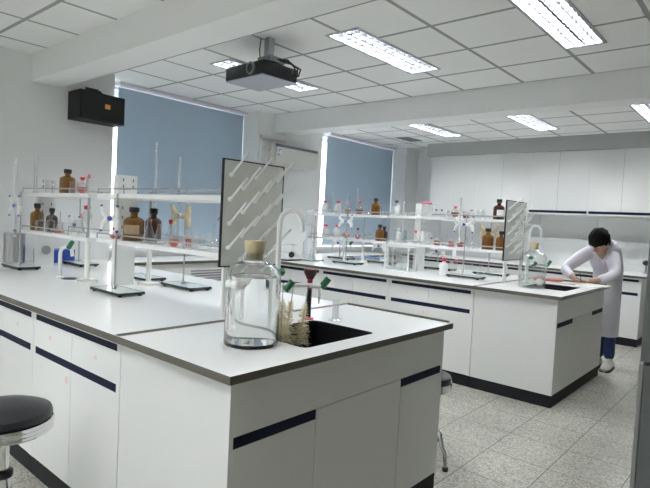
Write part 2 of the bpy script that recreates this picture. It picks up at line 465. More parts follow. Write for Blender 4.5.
SINK = (4.70, 5.055, .435, .885)
def bench(y0, which):
    W = ('near', 'far')[which]
    xx = [4.4625, 3.622, 2.782, 1.942, 1.50]
    words = ['next to the sink cabinet', 'second from the sink cabinet', 'third from the sink cabinet', 'narrow, against the window wall']
    for i in range(4):
        base_unit(xx[i+1], xx[i], y0+.03, BW-.06, 1, 'white %s bench base cabinet with navy handle strips, aisle side, %s' % (W, words[i]), 'base cabinets of the %s bench, viewed side' % W)
    sink_unit(y0, ('white sink cabinet at the end of the near bench, facing the camera', 'white sink cabinet at the end of the far bench, beside the person')[which], W)
    tag(edged_slab(1.47, XJ, y0, y0+BW, .823, H).build('worktop', [TOP, EDGE], smooth=False), 'long white worktop with brown edge on the %s bench' % W, 'worktop')
    w_ = slab_hole(XJ+.001, XE, y0, y0+BW, .823, H, (SINK[0], SINK[1], y0+SINK[2], y0+SINK[3])).build('sink_worktop', [TOP, EDGE, BLACK], smooth=False)
    tag(w_, 'white sink worktop with brown rim at the end of the %s bench' % W, 'worktop')
    r = MB(); r.hexa([(XJ+.001, y0+.004, H), (XJ+.030, y0+.004, H), (XJ+.030, y0+BW-.001, H), (XJ+.001, y0+BW-.001, H),
                      (XJ+.001, y0+.004, H+.003), (XJ+.012, y0+.004, H+.006), (XJ+.012, y0+BW-.001, H+.006), (XJ+.001, y0+BW-.001, H+.003)])
    r.box(XJ+.03, XE-.02, y0+BW-.014, y0+BW-.001, H, H+.010)
    r.build('raised_rim', EDGE, w_, smooth=False)
    s = MB(); a, b, c, d = SINK[0]-.007, SINK[1]+.007, y0+SINK[2]-.007, y0+SINK[3]+.007; k = .006; zt = H-.0275; zb = H-.24
    s.box(a, b, c, d, zb-k, zb); s.box(a, a+k, c, d, zb, zt); s.box(b-k, b, c, d, zb, zt); s.box(a+k, b-k, c, c+k, zb, zt); s.box(a+k, b-k, d-k, d, zb, zt)
    st = tag(s.build('sink', BLACK, smooth=False), 'black rectangular sink sunk into the %s bench end' % W, 'sink')
    MB().lathe([(.03, 0), (.03, .004), (.02, .006), (0, .004)], ((a+b)/2, (c+d)/2, zb)).build('drain', STEEL, st)
bench(YA, 0); bench(YBN, 1)

# back bench along the far wall
for i, (a, b) in enumerate(((4.30, 5.12), (3.48, 4.30), (2.66, 3.48), (1.84, 2.66))):
    base_unit(a, b, 6.19, .84, 1, 'white base cabinet under the back wall bench, ' + ('at its open right end beside the person', 'second from the right end', 'third from the right end', 'at its left end')[i], 'base cabinets of the back wall bench', False)
tag(edged_slab(1.80, 5.16, 6.16, YB-.002, .823, H).build('worktop', [TOP, EDGE], smooth=False), 'white worktop of the bench along the back wall', 'worktop')
base_unit(5.34, 6.14, 6.42, .61, 1, 'white base cabinet standing apart at the right edge, beyond the back bench', None, False)
tag(edged_slab(5.32, 6.18, 6.39, YB-.002, .823, H).build('worktop', [TOP, EDGE], smooth=False), 'short white worktop at the right edge beyond the back bench', 'worktop')

def wall_unit(x0, x1, zb, strip, label):
    t = thing('wall_cabinet', label, 'wall cabinet', ((x0+x1)/2, 6.5, zb), group='white wall cabinets along the back wall')
    h = (x1-x0)/2-.001; z1 = 2.403-zb
    B(-h, h, .018, .548, 0, z1).build('carcass', LAM, t, smooth=False)
    z0 = .0
    if strip:
        B(-h, h, 0, .0175, 0, .016).build('bottom_rail', LAM, t, smooth=False)
        B(-h+.012, h-.012, .001, .0175, .017, .050).build('handle_strip', NAVY, t, smooth=False); z0 = .051
    for s in (-1, 1):
        B(*((-h, -.002) if s < 0 else (.002, h)), 0, .0175, z0, z1).build('door', LAM, t, smooth=False)
        x = -h if s < 0 else .0
    B(-.002, .002, .004, .0175, z0, z1).build('door_gap', SEAM, t, smooth=False)
    return t
ed = [2.053, 2.831, 3.609, 4.387, 5.165, 5.943]
wall_unit(ed[0], ed[1], 1.42, False, 'tall white double-door wall cabinet at the left end of the row')
wall_unit(ed[1], ed[2], 1.42, False, 'tall white double-door wall cabinet, second from the left end')
wall_unit(ed[2], ed[3], 1.56, True, 'white wall cabinet with navy handle strip, left of the person\'s head')
wall_unit(ed[3], ed[4], 1.56, True, 'white wall cabinet with navy handle strip, above right of the person')
wall_unit(ed[4], ed[5], 1.56, True, 'white wall cabinet at the right edge of the photo')
t = thing('wall_shelf', 'long white shelf board on the back wall below the wall cabinets', 'shelf', (2.9, YB, 1.20))
B(0, 3.2, -.16, -.001, 0, .03).build('board', LAM, t, smooth=False)
B(0, 3.2, -.165, -.16, -.022, .03).build('front_lip', LAM, t, smooth=False)
for x in (.05, 1.48, 2.95): B(x, x+.02, -.15, -.001, -.12, -.0005).build('bracket', LAM, t, smooth=False)
struct(B(4.385, 4.40, YB-.012, YB-.0005, .86, 1.55).build('trim_1', LAM, smooth=False))

# radiator covers below the windows
def sill_box(y0, y1, label):
    t = thing('radiator_cover', label, 'radiator cover', (XG, y0, 0), group='white radiator covers under the windows')
    d = .56; wy = y1-y0
    B(.002, d, .006, wy-.006, 0, .80).build('cover_box', LAM, t, smooth=False)
    edged_slab(.002, d+.03, .004, wy-.004, .801, .829).build('cover_top', [TOP, EDGE], t, smooth=False)
    g = MB()
    for i in range(5): g.box(d+.0003, d+.006, wy-.75, wy-.30, .60+i*.028, .612+i*.028)
    g.build('vent_slots', GREYK, t, smooth=False)
sill_box(1.52, 3.06, 'white radiator cover with vent slots between the two island benches')
sill_box(4.524, 6.16, 'white radiator cover below the farther window')

# ------------------------------------------------------------------ speaker, projector, air conditioner
t = thing('wall_speaker', 'black wall-mounted loudspeaker with an orange badge', 'speaker', (XW, 1.30, 2.1))
m = MB(); m.hexa([(.015, -.215, .0), (.25, -.215, .0), (.21, .215, .0), (.015, .215, .0), (.015, -.215, .245), (.25, -.215, .245), (.21, .215, .245), (.015, .215, .245)])
m.build('cabinet_box', SPK, t, smooth=False)
m = MB(); m.hexa([(.251, -.205, .008), (.262, -.205, .008), (.222, .207, .008), (.211, .207, .008), (.251, -.205, .237), (.262, -.205, .237), (.222, .207, .237), (.211, .207, .237)])
m.build('front_grille', SPK, t, smooth=False)
m = MB(); a = .2417+.0035; m.hexa([(a-.004, .012, .115), (a, .012, .115), (a-.005, .062, .115), (a-.009, .062, .115), (a-.004, .012, .155), (a, .012, .155), (a-.005, .062, .155), (a-.009, .062, .155)])
m.build('badge', ORANGE, t, smooth=False)
m = MB(); m.box(.0, .014, -.06, .06, .02, .32); m.box(.014, .12, -.05, .05, .25, .262); m.box(.05, .11, -.07, -.02, .262, .29); m.cyl((.04, .02, .275), (.12, .02, .275), .014); m.cyl((.04, .05, .27), (.1, .05, .27), .01)
m.build('bracket', BLACK, t, smooth=False)

t = thing('projector', 'black ceiling projector with grey underside hanging on a pole', 'projector', (3.613, 1.607, 2.308), math.radians(-2))
# local: bottom face spans x -.50..-.05 (left), y -.11..+.21
m = MB(); m.box(-.46, -.03, -.12, .21, .006, .105, bev=.012); m.build('housing', PROJ, t)
B(-.458, -.032, -.118, .208, 0, .0055).build('underside', PROJB, t, smooth=False)
m = MB(); m.lathe([(.040, 0), (.045, .004), (.045, .016), (.034, .018), (.034, .006)], (-.155, -.120, .058), 20, 0, False, axis=(0, -1, 0)); m.build('lens_ring', GREYBOX, t)
m = MB(); m.sph((-.155, -.122, .058), .033, (1, .35, 1)); m.build('lens', BLACK, t)
m = MB()
for i in range(7): m.box(-.030, -.027, -.07+i*.032, -.055+i*.032, .03, .08)
m.build('side_vents', RUBBER, t, smooth=False)
m = MB(); m.box(-.17, -.02, -.07, .07, .108, .118); m.box(-.17, -.03, -.06, .06, .118, .15, bev=.005); m.build('ceiling_mount', GREYBOX, t)
m = MB(); m.box(-.135, -.085, -.03, .02, .15, .2865); m.build('pole', ALU, t, smooth=False)
m = MB(); m.tube([(-.15, -.05, .286), (-.15, -.06, .2), (-.17, -.03, .12), (-.15, .0, .107)], .004)
for k in range(3):
    m.tube([(-.05, .0+.02*k, .13), (.02, .06+.02*k, .13-.01*k), (.03, .12+.03*k, .09), (-.0, .16+.015*k, .05), (-.028, .16+.015*k, .05)], .006)
m.build('cable', BLACK, t)

t = thing('air_conditioner', 'white wall-mounted air conditioner on the pier between the windows', 'air conditioner', (XW, 3.49, 1.968))
m = MB(); m.hexa([(.001, 0, 0), (.13, 0, 0), (.13, .80, 0), (.001, .80, 0), (.001, 0, .25), (.15, 0, .25), (.15, .80, .25), (.001, .80, .25)])
bmesh.ops.bevel(m.bm, geom=list(m.bm.edges), offset=.012, segments=2, affect='EDGES'); m.build('casing', ACW, t)
m = MB(); m.hexa([(.14, .012, .035), (.158, .012, .035), (.158, .788, .035), (.14, .788, .035), (.15, .012, .215), (.172, .012, .215), (.172, .788, .215), (.15, .788, .215)])
bmesh.ops.bevel(m.bm, geom=list(m.bm.edges), offset=.006, segments=2, affect='EDGES'); m.build('front_panel', ACW, t)
B(.03, .158, .02, .78, .222, .2525).build('intake_grille', GREYK, t, smooth=False)
B(.128, .146, .05, .75, .008, .028).build('air_flap', ACW, t, smooth=False)
m = MB(); m.hexa([(.1615, .04, .10), (.1625, .04, .10), (.1625, .10, .10), (.1615, .10, .10), (.1715, .04, .20), (.1725, .04, .20), (.1725, .10, .20), (.1715, .10, .20)]); st = m.build('sticker', LABELW, t, smooth=False)
for z, w_ in ((.185, .05), (.165, .022), (.13, .03), (.115, .018)):
    x = .1725+(z-.2)*.1
    B(x, x+.0012, .045, .045+w_, z-.006, z+.006).build('print', STKBLUE, st, smooth=False)
m = MB(); m.tube([(.05, -.006, .20), (.05, -.05, .20), (.05, -.07, .17), (.05, -.07, -.3)], .035, 12); m.build('pipe_sleeve', ACW, t)
t = thing('pipe_duct', 'white pipe duct on the pier left of the air conditioner', 'duct', (XW, 3.38, 2.2))
B(.001, .04, 0, .06, -.9, .05, bev=.004).build('vertical_duct', WPL, t); B(.001, .035, .0, .42, .085, .115, bev=.004).build('horizontal_duct', ACW, t)
m = MB(); m.box(.001, .03, .0, .05, .055, .084); m.cyl((.03, .03, .07), (.06, .03, .07), .015); m.build('joint', ACW, t)

# ------------------------------------------------------------------ reagent racks on the benches
def rack(y0, x0, x1, zl, zu, yf, yr, towers, posts, label, grp):
    """two-tier shelf rack; y0 is the bench near edge, yf..yr shelf depth"""
    t = thing('reagent_rack', label, 'rack', (x0, yf, H), group=grp)
    L = x1-x0; D = yr-yf
    for nm, z in (('lower_shelf', zl), ('upper_shelf', zu)):
        B(0, L, 0, D, z-H-.026, z-H, bev=.003).build(nm, WPL, t, smooth=False)
        r = MB(); r.tube([(0.004, .004, z-H+.03), (L-.004, .004, z-H+.03)], .0045, 8); r.tube([(.004, D-.004, z-H+.03), (L-.004, D-.004, z-H+.03)], .0045, 8)
        n = 4
        for i in range(n+1):
            for y in (.004, D-.004): r.cyl((.006+(L-.012)*i/n, y, z-H), (.006+(L-.012)*i/n, y, z-H+.03), .0035, seg=6)
        r.build('guard_rail', ALU, t)
    for tx in towers:
        tw = MB(); cy = D/2-.02; a = .032; b_ = .062
        tw.box(tx-a, tx+a, cy-b_, cy+b_, 0, zl-H-.0265); tw.box(tx-a, tx+a, cy-b_, cy+b_, zl-H+.0005, zu-H-.0265); tw.box(tx-a, tx+a, cy-b_, cy+b_, zu-H+.0005, 1.545-H, bev=0)
        c = tw.build('socket_column', WPL, t, smooth=False)
        for zz in (1.475-H, 1.515-H, 1.22-H, 1.28-H, 1.34-H):
            for yy in (-.033, .033):
                s = MB(); s.box(tx+.0323, tx+.034, cy+yy-.010, cy+yy+.010, zz-.016, zz+.016, 0)
                s.box(tx+.034, tx+.0345, cy+yy-.003, cy+yy+.003, zz-.009, zz+.009, 1)
                s.build('socket', [WPL, DKGAP], c, smooth=False)
        if x0 < 3: s = MB(); s.lathe([(.034, 0), (.034, .010), (.024, .014), (0, .014)], (tx+.0325, cy+.0, .13), 18, axis=(1, 0, 0)); s.build('round_socket', GREYEDGE, c)
    for px, py in posts:
        p = MB(); p.lathe([(.065, 0), (.065, .014), (.02, .02), (.016, .03), (.016, zl-H-.0265)], (px-x0, py-yf, 0), 16); p.build('post', CREAM, t)
        if zu: MB().cyl((px-x0, py-yf, zl-H+.0005), (px-x0, py-yf, zu-H-.0265), .008).build('post', ALU, t)
    if L > 1.15 and x1 > 3.3:
        for z in (zl-H, zu-H): B(L+.0005, L+.010, .002, .05, z-.045, z+.035).build('end_bracket', ALU, t, smooth=False)
    return t
YAF, YAR = .57, .93
rack(0, 1.92, 3.00, 1.137, 1.420, YAF, YAR, [.035], [(2.96, .60)], 'white two-tier reagent rack on the near bench, on its left part by the wall', 'reagent racks of the near bench')
rack(0, 3.13, 4.375, 1.146, 1.420, YAF, YAR, [.045], [(3.25, .87)], 'white two-tier reagent rack on the near bench, ending at the grey drying board', 'reagent racks of the near bench')
YBF, YBR = 3.74, 4.08
rack(0, 2.00, 3.14, 1.125, 1.405, YBF, YBR, [], [(2.78, 3.82), (3.12, 3.82)], 'white two-tier reagent rack on the far bench, on its window half', 'reagent racks of the far bench')
rack(0, 3.165, 4.46, 1.125, 1.410, YBF, YBR, [.30], [], 'white two-tier reagent rack on the far bench, ending at the far drying board', 'reagent racks of the far bench')

def pegboard(x, y0, y1, z0, z1, label):
    t = thing('drying_board', label, 'drying board', (x, (y0+y1)/2, H), group='peg drying boards at the bench ends')
    h = (y1-y0)/2; a, b = z0-H, z1-H
    B(.002, .011, -h+.006, h-.006, a+.006, b-.006).build('panel', PEGB, t, smooth=False)
    f = MB(); f.box(0, .0125, -h, -h+.0055, a, b); f.box(0, .0125, h-.0055, h, a, b); f.box(0, .0125, -h+.0055, h-.0055, a, a+.0055); f.box(0, .0125, -h+.0055, h-.0055, b-.0055, b)
    f.build('rim', KICK, t, smooth=False)
    W_ = 2*h; n = 0
    for r in range(8):
        z = b-.075-r*.0565
        if z < a+.03: break
        fr = (.11, .50, .88) if r % 2 == 0 else (.31, .69)
        for q in fr:
            y = -h+W_*q
            p = MB(); p.lathe([(.011, 0), (.011, .010), (.007, .016)], (.0115, y, z), 12, axis=(1, 0, .3))
            p.cyl((.020, y, z+.002), (.125, y+.004, z+.098), .0060, .0048, seg=10)
            p.build('peg', WPL, t)
    B(.002, .016, -h+.02, -h+.07, -.0+.0005, a-.001).build('leg', WPL, t, smooth=False)
    B(.002, .016, h-.07, h-.02, -.0+.0005, a-.001).build('leg', WPL, t, smooth=False)
    return t
pegboard(4.392, .535, .925, 1.085, 1.590, 'large grey drying board with white pegs on the near bench')
pegboard(4.478, 3.61, 4.07, 1.045, 1.585, 'grey drying board with white pegs on the far bench')

# ------------------------------------------------------------------ glassware
def P(name, label, cat, x, y, z, rz=0, group=None): return thing(name, label, cat, (x, y, z), rz, group)
def bottle(x, y, z, r, h, glass, capm, label, liquid=None, lf=.6, group=None, lab=None, name='reagent_bottle', caph=.18, ground=False):
    t = P(name, label, 'bottle', x, y, z, random.uniform(-.3, .3), group)
    sh = h*.66; nr = r*.34
    MB().lathe([(r*.94, 0), (r, h*.03), (r, sh*.86), (r*.93, sh*.95), (r*.7, sh*1.03), (nr, sh*1.10), (nr, h*(1-caph)), (nr*1.25, h*(1-caph)+.001), (nr*1.25, h*(1-caph)+.004)], seg=22).build('glass_body', glass, t)
    MB().lathe([(nr*1.02, h*(1-caph)+.0042), (nr*1.45, h*(1-caph)+.006), (nr*1.5, h*.985), (nr*1.3, h)], seg=16).build('cap', capm, t)
    if liquid: MB().lathe([(r*.90, .003), (r*.95, h*.04), (r*.95, sh*lf)], seg=18).build('liquid', liquid, t)
    if lab:
        m = MB(); n = 8; a0 = math.radians(-75)
        rows = [[m.bm.verts.new((1.012*r*math.cos(a0+math.radians(90)*i/n), 1.012*r*math.sin(a0+math.radians(90)*i/n), zz)) for i in range(n+1)] for zz in (sh*.30, sh*.72)]
        for i in range(n): m.bm.faces.new((rows[0][i], rows[0][i+1], rows[1][i+1], rows[1][i]))
        m.build('label', lab, t)
    return t
def washb(x, y, z, r, h, label, capm=RED, group=None, spout=True):
    t = P('wash_bottle', label, 'bottle', x, y, z, random.uniform(-.5, .5), group)
    MB().lathe([(r*.95, 0), (r, h*.03), (r, h*.60), (r*.85, h*.70), (r*.45, h*.78), (r*.42, h*.84)], seg=20).build('plastic_body', GLASSF, t)
    MB().lathe([(r*.46, h*.842), (r*.56, h*.85), (r*.56, h*.95), (r*.3, h)], seg=16).build('cap', capm, t)
    if spout: MB().tube([(0, 0, h), (0, 0, h*1.08), (-r*.4, 0, h*1.13), (-r*1.2, 0, h*1.06), (-r*1.7, 0, h*.97)], .0028, 6).build('spout', capm if capm is RED else WPL, t)
    return t
def erlen(x, y, z, r, h, label, liquid=None, stop=None, group=None, rod=False):
    t = P('conical_flask', label, 'flask', x, y, z, 0, group)
    MB().lathe([(r*.95, 0), (r, h*.04), (r*.9, h*.12), (r*.32, h*.74), (r*.30, h*.96), (r*.38, h)], seg=20, caps=False).build('glass_body', GLASS, t)
    MB().lathe([(r*.93, .0015), (0, .0016)], seg=20, caps=False).build('glass_base', GLASS, t)
    if liquid: MB().lathe([(r*.9, .003), (r*.94, h*.05), (r*.72, h*.30)], seg=18).build('liquid', liquid, t)
    if stop: MB().lathe([(r*.26, h*.93), (r*.34, h*1.04), (r*.40, h*1.12), (r*.3, h*1.16)], seg=14).build('stopper', stop, t)
    if rod: MB().cyl((0, 0, h*.3), (r*.35, .0, h*1.6), .003, seg=6).build('thermometer', ALU, t)
    return t
def rflask(x, y, z, r, h, label, liquid=None, stop=None, group=None, rod=False):
    t = P('round_flask', label, 'flask', x, y, z, 0, group)
    prof = [(r*.35, .001)] + [(r*math.sin(a), r-r*math.cos(a)) for a in [math.radians(d) for d in range(30, 160, 12)]] + [(r*.30, 2*r), (r*.28, h*.97), (r*.36, h)]
    MB().lathe(prof, seg=20).build('glass_body', GLASS, t)
    if liquid:
        MB().lathe([(.001, .003)] + [(r*.94*math.sin(a), r-r*.94*math.cos(a)) for a in [math.radians(d) for d in range(15, 106, 10)]], seg=18).build('liquid', liquid, t)
    if stop: MB().lathe([(r*.26, h*.93), (r*.34, h*1.02), (r*.50, h*1.06), (r*.45, h*1.16)], seg=14).build('stopper', stop, t)
    if rod: MB().tube([(0, 0, h*.5), (-r*.3, 0, h*1.1), (-r*.5, 0, h*1.5)], .0032, 6).build('thermometer', ALU, t)
    return t
def beaker(x, y, z, r, h, label, liquid=None, lf=.4, group=None, rod=False, name='beaker'):
    t = P(name, label, 'beaker', x, y, z, random.uniform(-.6, .6), group)
    MB().lathe([(0, .001), (r*.92, .001), (r, .006), (r, h*.94), (r*1.08, h)], seg=20, caps=False).build('glass_body', GLASS, t)
    if liquid: MB().lathe([(r*.9, .003), (r*.95, .008), (r*.95, h*lf)], seg=18).build('liquid', liquid, t)
    if rod: MB().cyl((-r*.6, 0, .006), (r*1.1, 0, h*1.5), .003, seg=6).build('stirring_rod', GLASS, t)
    return t
def cyl_meas(x, y, z, r, h, label, liquid=None, group=None):
    t = P('measuring_cylinder', label, 'cylinder', x, y, z, 0, group)
    MB().lathe([(r*2, 0), (r*2, .006), (r*1.1, .012), (r, .016), (r, h*.97), (r*1.15, h)], seg=16, caps=False).build('glass_body', GLASSB, t)
    if liquid: MB().lathe([(r*.85, .018), (r*.93, .02), (r*.93, h*.6)], seg=14).build('liquid', liquid, t)
    return t
def volflask(x, y, z, r, h, label, stop=None, group=None):
    t = P('volumetric_flask', label, 'flask', x, y, z, 0, group)
    MB().lathe([(r*.6, 0), (r*.95, r*.5), (r, r*.9), (r*.8, r*1.5), (r*.35, r*2.2), (r*.2, r*2.7), (r*.19, h*.93), (r*.27, h)], seg=20).build('glass_body', GLASS, t)
    if stop: MB().lathe([(r*.17, h*.95), (r*.24, h*1.02), (r*.34, h*1.05), (r*.3, h*1.12)], seg=12).build('stopper', stop, t)
    return t

ZA1, ZA2, ZAU = 1.1372, 1.1462, 1.4202
GA = 'glassware on the near racks'
# --- near bench, upper shelves
bottle(2.51, .655, ZAU, .052, .172, AMBER, BLACK, 'amber bottle standing alone on the near upper shelf', LAMBER, .95, caph=.2)
beaker(2.600, 0.660, ZAU, .028, .085, 'clear beaker right beside the amber bottle on the near upper shelf')
rflask(2.730, 0.660, ZAU, .038, .098, 'round flask with pink contents and a red stopper on the near upper shelf', LPINK, RED)
cyl_meas(2.632, 0.740, ZAU, .008, .13, 'thin glass cylinder behind the pink flask on the near upper shelf')
cyl_meas(1.990, 0.640, ZAU, .012, .28, 'tall glass cylinder left of the socket box on the near upper shelf')
beaker(2.060, 0.720, ZAU, .035, .11, 'large clear beaker left of the amber bottle on the near upper shelf')
t = P('dropper', 'glass dropper with pink bulb leaning by the pink flask', 'dropper', 2.851, 0.630, ZAU)
MB().tube([(-.02, 0, .004), (.03, 0, .105)], .0035, 6).build('glass_tube', GLASS, t); MB().sph((.035, 0, .115), .011, (1, 1, 1.5)).build('bulb', PINK, t)
# lower shelf, wall rack
bottle(2.050, 0.635, ZA1, .047, .205, AMBER, BLACK, 'amber bottle at the left end of the near lower shelf', LBROWN, .8, caph=.2)
bottle(2.140, 0.625, ZA1, .036, .120, GLASS, GLASS, 'small clear stoppered bottle in front of the amber bottle', None)
bottle(2.254, 0.660, ZA1, .040, .175, BROWNG, BLACK, 'dark brown bottle in the middle of the near left lower shelf', None, caph=.2)
bottle(2.335, 0.620, ZA1, .030, .130, GLASS, GLASS, 'clear narrow bottle in front of the dark brown bottle', None)
erlen(2.446, 0.635, ZA1, .036, .095, 'conical flask of orange liquid on the near left lower shelf', LORANGE, None, rod=True)
beaker(2.175, 0.745, ZA1, .030, .070, 'clear beaker between the amber and dark brown bottles')
beaker(2.559, 0.640, ZA1, .036, .085, 'clear beaker right of the orange conical flask')
beaker(2.530, 0.730, ZA1, .030, .10, 'taller clear beaker second right of the orange conical flask')
erlen(2.789, 0.635, ZA1, .028, .13, 'conical flask with a pink stopper by the gap between the near racks', None, PINK)
# lower shelf, sink rack
for i, (x, y, s) in enumerate(((3.269, .61, 1), (3.288, .63, .8))):
    rflask(x, y, ZA2, .022*s, .06, ('small round flask of pink liquid at the left end of the near right lower shelf', 'smaller round flask of pink liquid beside its larger twin')[i], LPINK, RED)
bottle(3.425, 0.655, ZA2, .060, .200, AMBER, BLACK, 'big amber bottle with tan label on the near lower shelf', LBROWN, .9, lab=LABELT, caph=.17)
bottle(3.400, 0.800, ZA2, .050, .200, BROWNG, BLACK, 'big dark brown bottle right of the tan labelled bottle', LBROWN, .7, caph=.2)
erlen(3.635, 0.630, ZA2, .044, .135, 'clear conical flask in front of the big dark brown bottle')
erlen(3.739, 0.630, ZA2, .036, .115, 'clear conical flask right of the big dark brown bottle')
erlen(3.680, 0.740, ZA2, .032, .12, 'conical flask with a small red stopper on the near lower shelf', None, DRED, rod=True)
rflask(3.915, 0.610, ZA2, .030, .075, 'round flask of orange liquid with thermometer on the near lower shelf', LORANGE, None, rod=True)
erlen(3.900, 0.720, ZA2, .030, .105, 'clear conical flask right of the round orange flask')
t = P('test_tube_rack', 'small test tube rack with pale red tubes on the near lower shelf', 'rack', 4.023, 0.635, ZA2)
f = MB(); f.box(-.045, .045, -.02, .02, 0, .004); f.box(-.045, .045, -.02, .02, .05, .053); f.box(-.045, -.042, -.02, .02, .004, .05); f.box(.042, .045, -.02, .02, .004, .05); f.build('frame', GLASSF, t, smooth=False)
for i in range(4):
    x = -.03+.02*i; u = MB().lathe([(0, .0045), (.005, .008), (.006, .012), (.006, .085)], (x, 0, 0), 10, caps=False).build('test_tube', GLASS, t)
    MB().lathe([(.005, .009), (.0055, .055)], (x, 0, 0), 10).build('liquid', LPINK, u)
volflask(4.130, 0.705, ZA2, .032, .135, 'clear volumetric flask near the right end of the near lower shelf')
beaker(4.170, 0.622, ZA2, .032, .085, 'clear beaker next to the red-capped wash bottle')
washb(4.228, 0.700, ZA2, .028, .160, 'white wash bottle with red cap beside the large drying board')

# --- far bench, upper shelf
ZB1, ZBU, ZBU2 = 1.1252, 1.4052, 1.4102
washb(2.201, 3.805, ZBU, .042, .150, 'red-capped white bottle at the left end of the far upper shelf', spout=False)
washb(2.402, 3.805, ZBU, .042, .150, 'red-capped white bottle second from the left on the far upper shelf', spout=False)
cyl_meas(2.263, 3.860, ZBU, .010, .24, 'tall glass cylinder between two red-capped bottles on the far upper shelf')
rflask(2.542, 3.805, ZBU, .040, .12, 'round flask of red-brown liquid on the far upper shelf', LPINK, PINK)
rflask(2.712, 3.805, ZBU, .045, .13, 'larger round flask of pinkish liquid on the far upper shelf', LBROWN, PINK, rod=True)
cyl_meas(2.593, 3.920, ZBU, .012, .30, 'tallest glass cylinder on the far upper shelf')
bottle(2.934, 3.805, ZBU, .048, .185, AMBER, BLACK, 'amber bottle on the far upper shelf in front of the blind', LAMBER, .8, caph=.2)
beaker(2.800, 3.840, ZBU, .040, .10, 'clear beaker left of the amber bottle on the far upper shelf')
bottle(3.000, 3.860, ZBU, .028, .15, GLASS, GLASS, 'clear bottle right of the amber bottle on the far upper shelf')
t = bottle(3.208, 3.805, ZBU2, .040, .160, GLASSF, BLACK, 'white plastic bottle with black cap on the far upper shelf')
cyl_meas(3.272, 3.850, ZBU2, .011, .15, 'short glass cylinder right of the black-capped white bottle')
t = P('pitcher', 'white plastic pitcher with pink lid on the far upper shelf', 'pitcher', 3.561, 3.820, ZBU2)
MB().lathe([(.050, 0), (.054, .01), (.050, .125), (.053, .13)], seg=22).build('body', GLASSF, t); MB().lathe([(.052, .1305), (.056, .134), (.054, .146), (.03, .150), (.02, .158), (0, .158)], seg=22).build('lid', PINK, t)
MB().tube([(.05, 0, .115), (.082, 0, .105), (.085, 0, .06), (.05, 0, .03)], .007, 8).build('handle', WPL, t)
for i, (x, l) in enumerate(((3.683, 'small clear dropper bottle with black cap right of the white pitcher'), (3.745, 'second small dropper bottle with black cap right of the white pitcher'))):
    bottle(x, 3.81, ZBU2, .020, .080, GLASS, BLACK, l, caph=.22, name='dropper_bottle')
cyl_meas(3.789, 3.860, ZBU2, .014, .075, 'short glass cylinder behind the dropper bottles')
rflask(3.895, 3.805, ZBU2, .045, .10, 'round flask of brown liquid on the far upper shelf, right half', LBROWN, PINK)
beaker(3.985, 3.860, ZBU2, .034, .075, 'beaker of pale brown liquid beside the brown round flask', LBROWN)
bottle(4.066, 3.805, ZBU2, .028, .085, GLASS, BLACK, 'clear jar with black lid on the far upper shelf', caph=.16, name='jar')
beaker(4.150, 3.830, ZBU2, .032, .085, 'clear beaker right of the black-lidded jar')
erlen(4.140, 3.920, ZBU2, .034, .10, 'clear conical flask left of the dark brown bottle on the far upper shelf')
bottle(4.335, 3.81, ZBU2, .050, .190, BROWNG, BLACK, 'dark brown bottle at the right end of the far upper shelf', LBROWN, .8, lab=LABELW, caph=.2)
# far lower shelf
washb(2.227, 3.805, ZB1, .042, .150, 'red-capped white bottle at the left end of the far lower shelf', spout=False)
washb(2.402, 3.805, ZB1, .042, .150, 'red-capped white bottle second from the left on the far lower shelf', spout=False)
rflask(2.542, 3.805, ZB1, .044, .10, 'round flask of orange liquid on the far lower shelf', LORANGE, None)
rflask(2.707, 3.805, ZB1, .036, .11, 'round flask with a dark pink stopper on the far lower shelf', LPINK, DRED, rod=True)
beaker(2.836, 3.820, ZB1, .040, .09, 'clear beaker left of the amber bottle on the far lower shelf')
bottle(3.007, 3.805, ZB1, .046, .180, AMBER, BLACK, 'amber bottle on the far lower shelf', LAMBER, .9, caph=.2)
bottle(3.000, 3.900, ZB1, .040, .160, BROWNG, BLACK, 'dark brown bottle half hidden behind the far lower amber bottle', caph=.2)
cyl_meas(3.335, 3.800, ZB1, .020, .22, 'wide measuring cylinder of teal liquid on the far lower shelf', LTEAL)
washb(3.220, 3.850, ZB1, .036, .15, 'white wash bottle left of the teal measuring cylinder', WPL)
t = P('pitcher', 'white plastic pitcher on the far lower shelf', 'pitcher', 3.560, 3.830, ZB1)
MB().lathe([(.046, 0), (.050, .01), (.047, .13), (.050, .135)], seg=22).build('body', GLASSF, t); MB().tube([(.046, 0, .12), (.078, 0, .11), (.08, 0, .06), (.046, 0, .03)], .007, 8).build('handle', WPL, t)
rflask(3.472, 3.790, ZB1, .034, .12, 'round flask with a bright red stopper left of the white pitcher', None, RED)
bottle(3.665, 3.778, ZB1, .022, .075, GLASS, BLACK, 'small black-capped bottle right of the lower white pitcher', caph=.2, name='dropper_bottle')
for i, (x, li, l) in enumerate(((3.714, LBROWN, 'beaker of brown liquid, leftmost of four on the far lower shelf'), (3.792, None, 'clear beaker, second of four on the far lower shelf'),
                                (3.875, LPINK, 'beaker of pink liquid, third of four on the far lower shelf'), (3.957, LPINK, 'beaker of pink liquid, rightmost of four on the far lower shelf'))):
    beaker(x, 3.805+.03*(i % 2), ZB1, .032, .085, l, li, .6, rod=(i % 2 == 1))
erlen(4.027, 3.820, ZB1, .036, .11, 'clear conical flask left of the amber bottles on the far lower shelf')
volflask(4.042, 3.920, ZB1, .032, .14, 'clear volumetric flask beside the amber bottles on the far lower shelf')
bottle(4.245, 3.81, ZB1, .055, .200, AMBER, BLACK, 'large amber bottle on the far lower shelf', LBROWN, .9, caph=.18)
bottle(4.375, 3.81, ZB1, .046, .180, AMBER, BLACK, 'amber bottle at the right end of the far lower shelf by the drying board', LBROWN, .9, caph=.2)

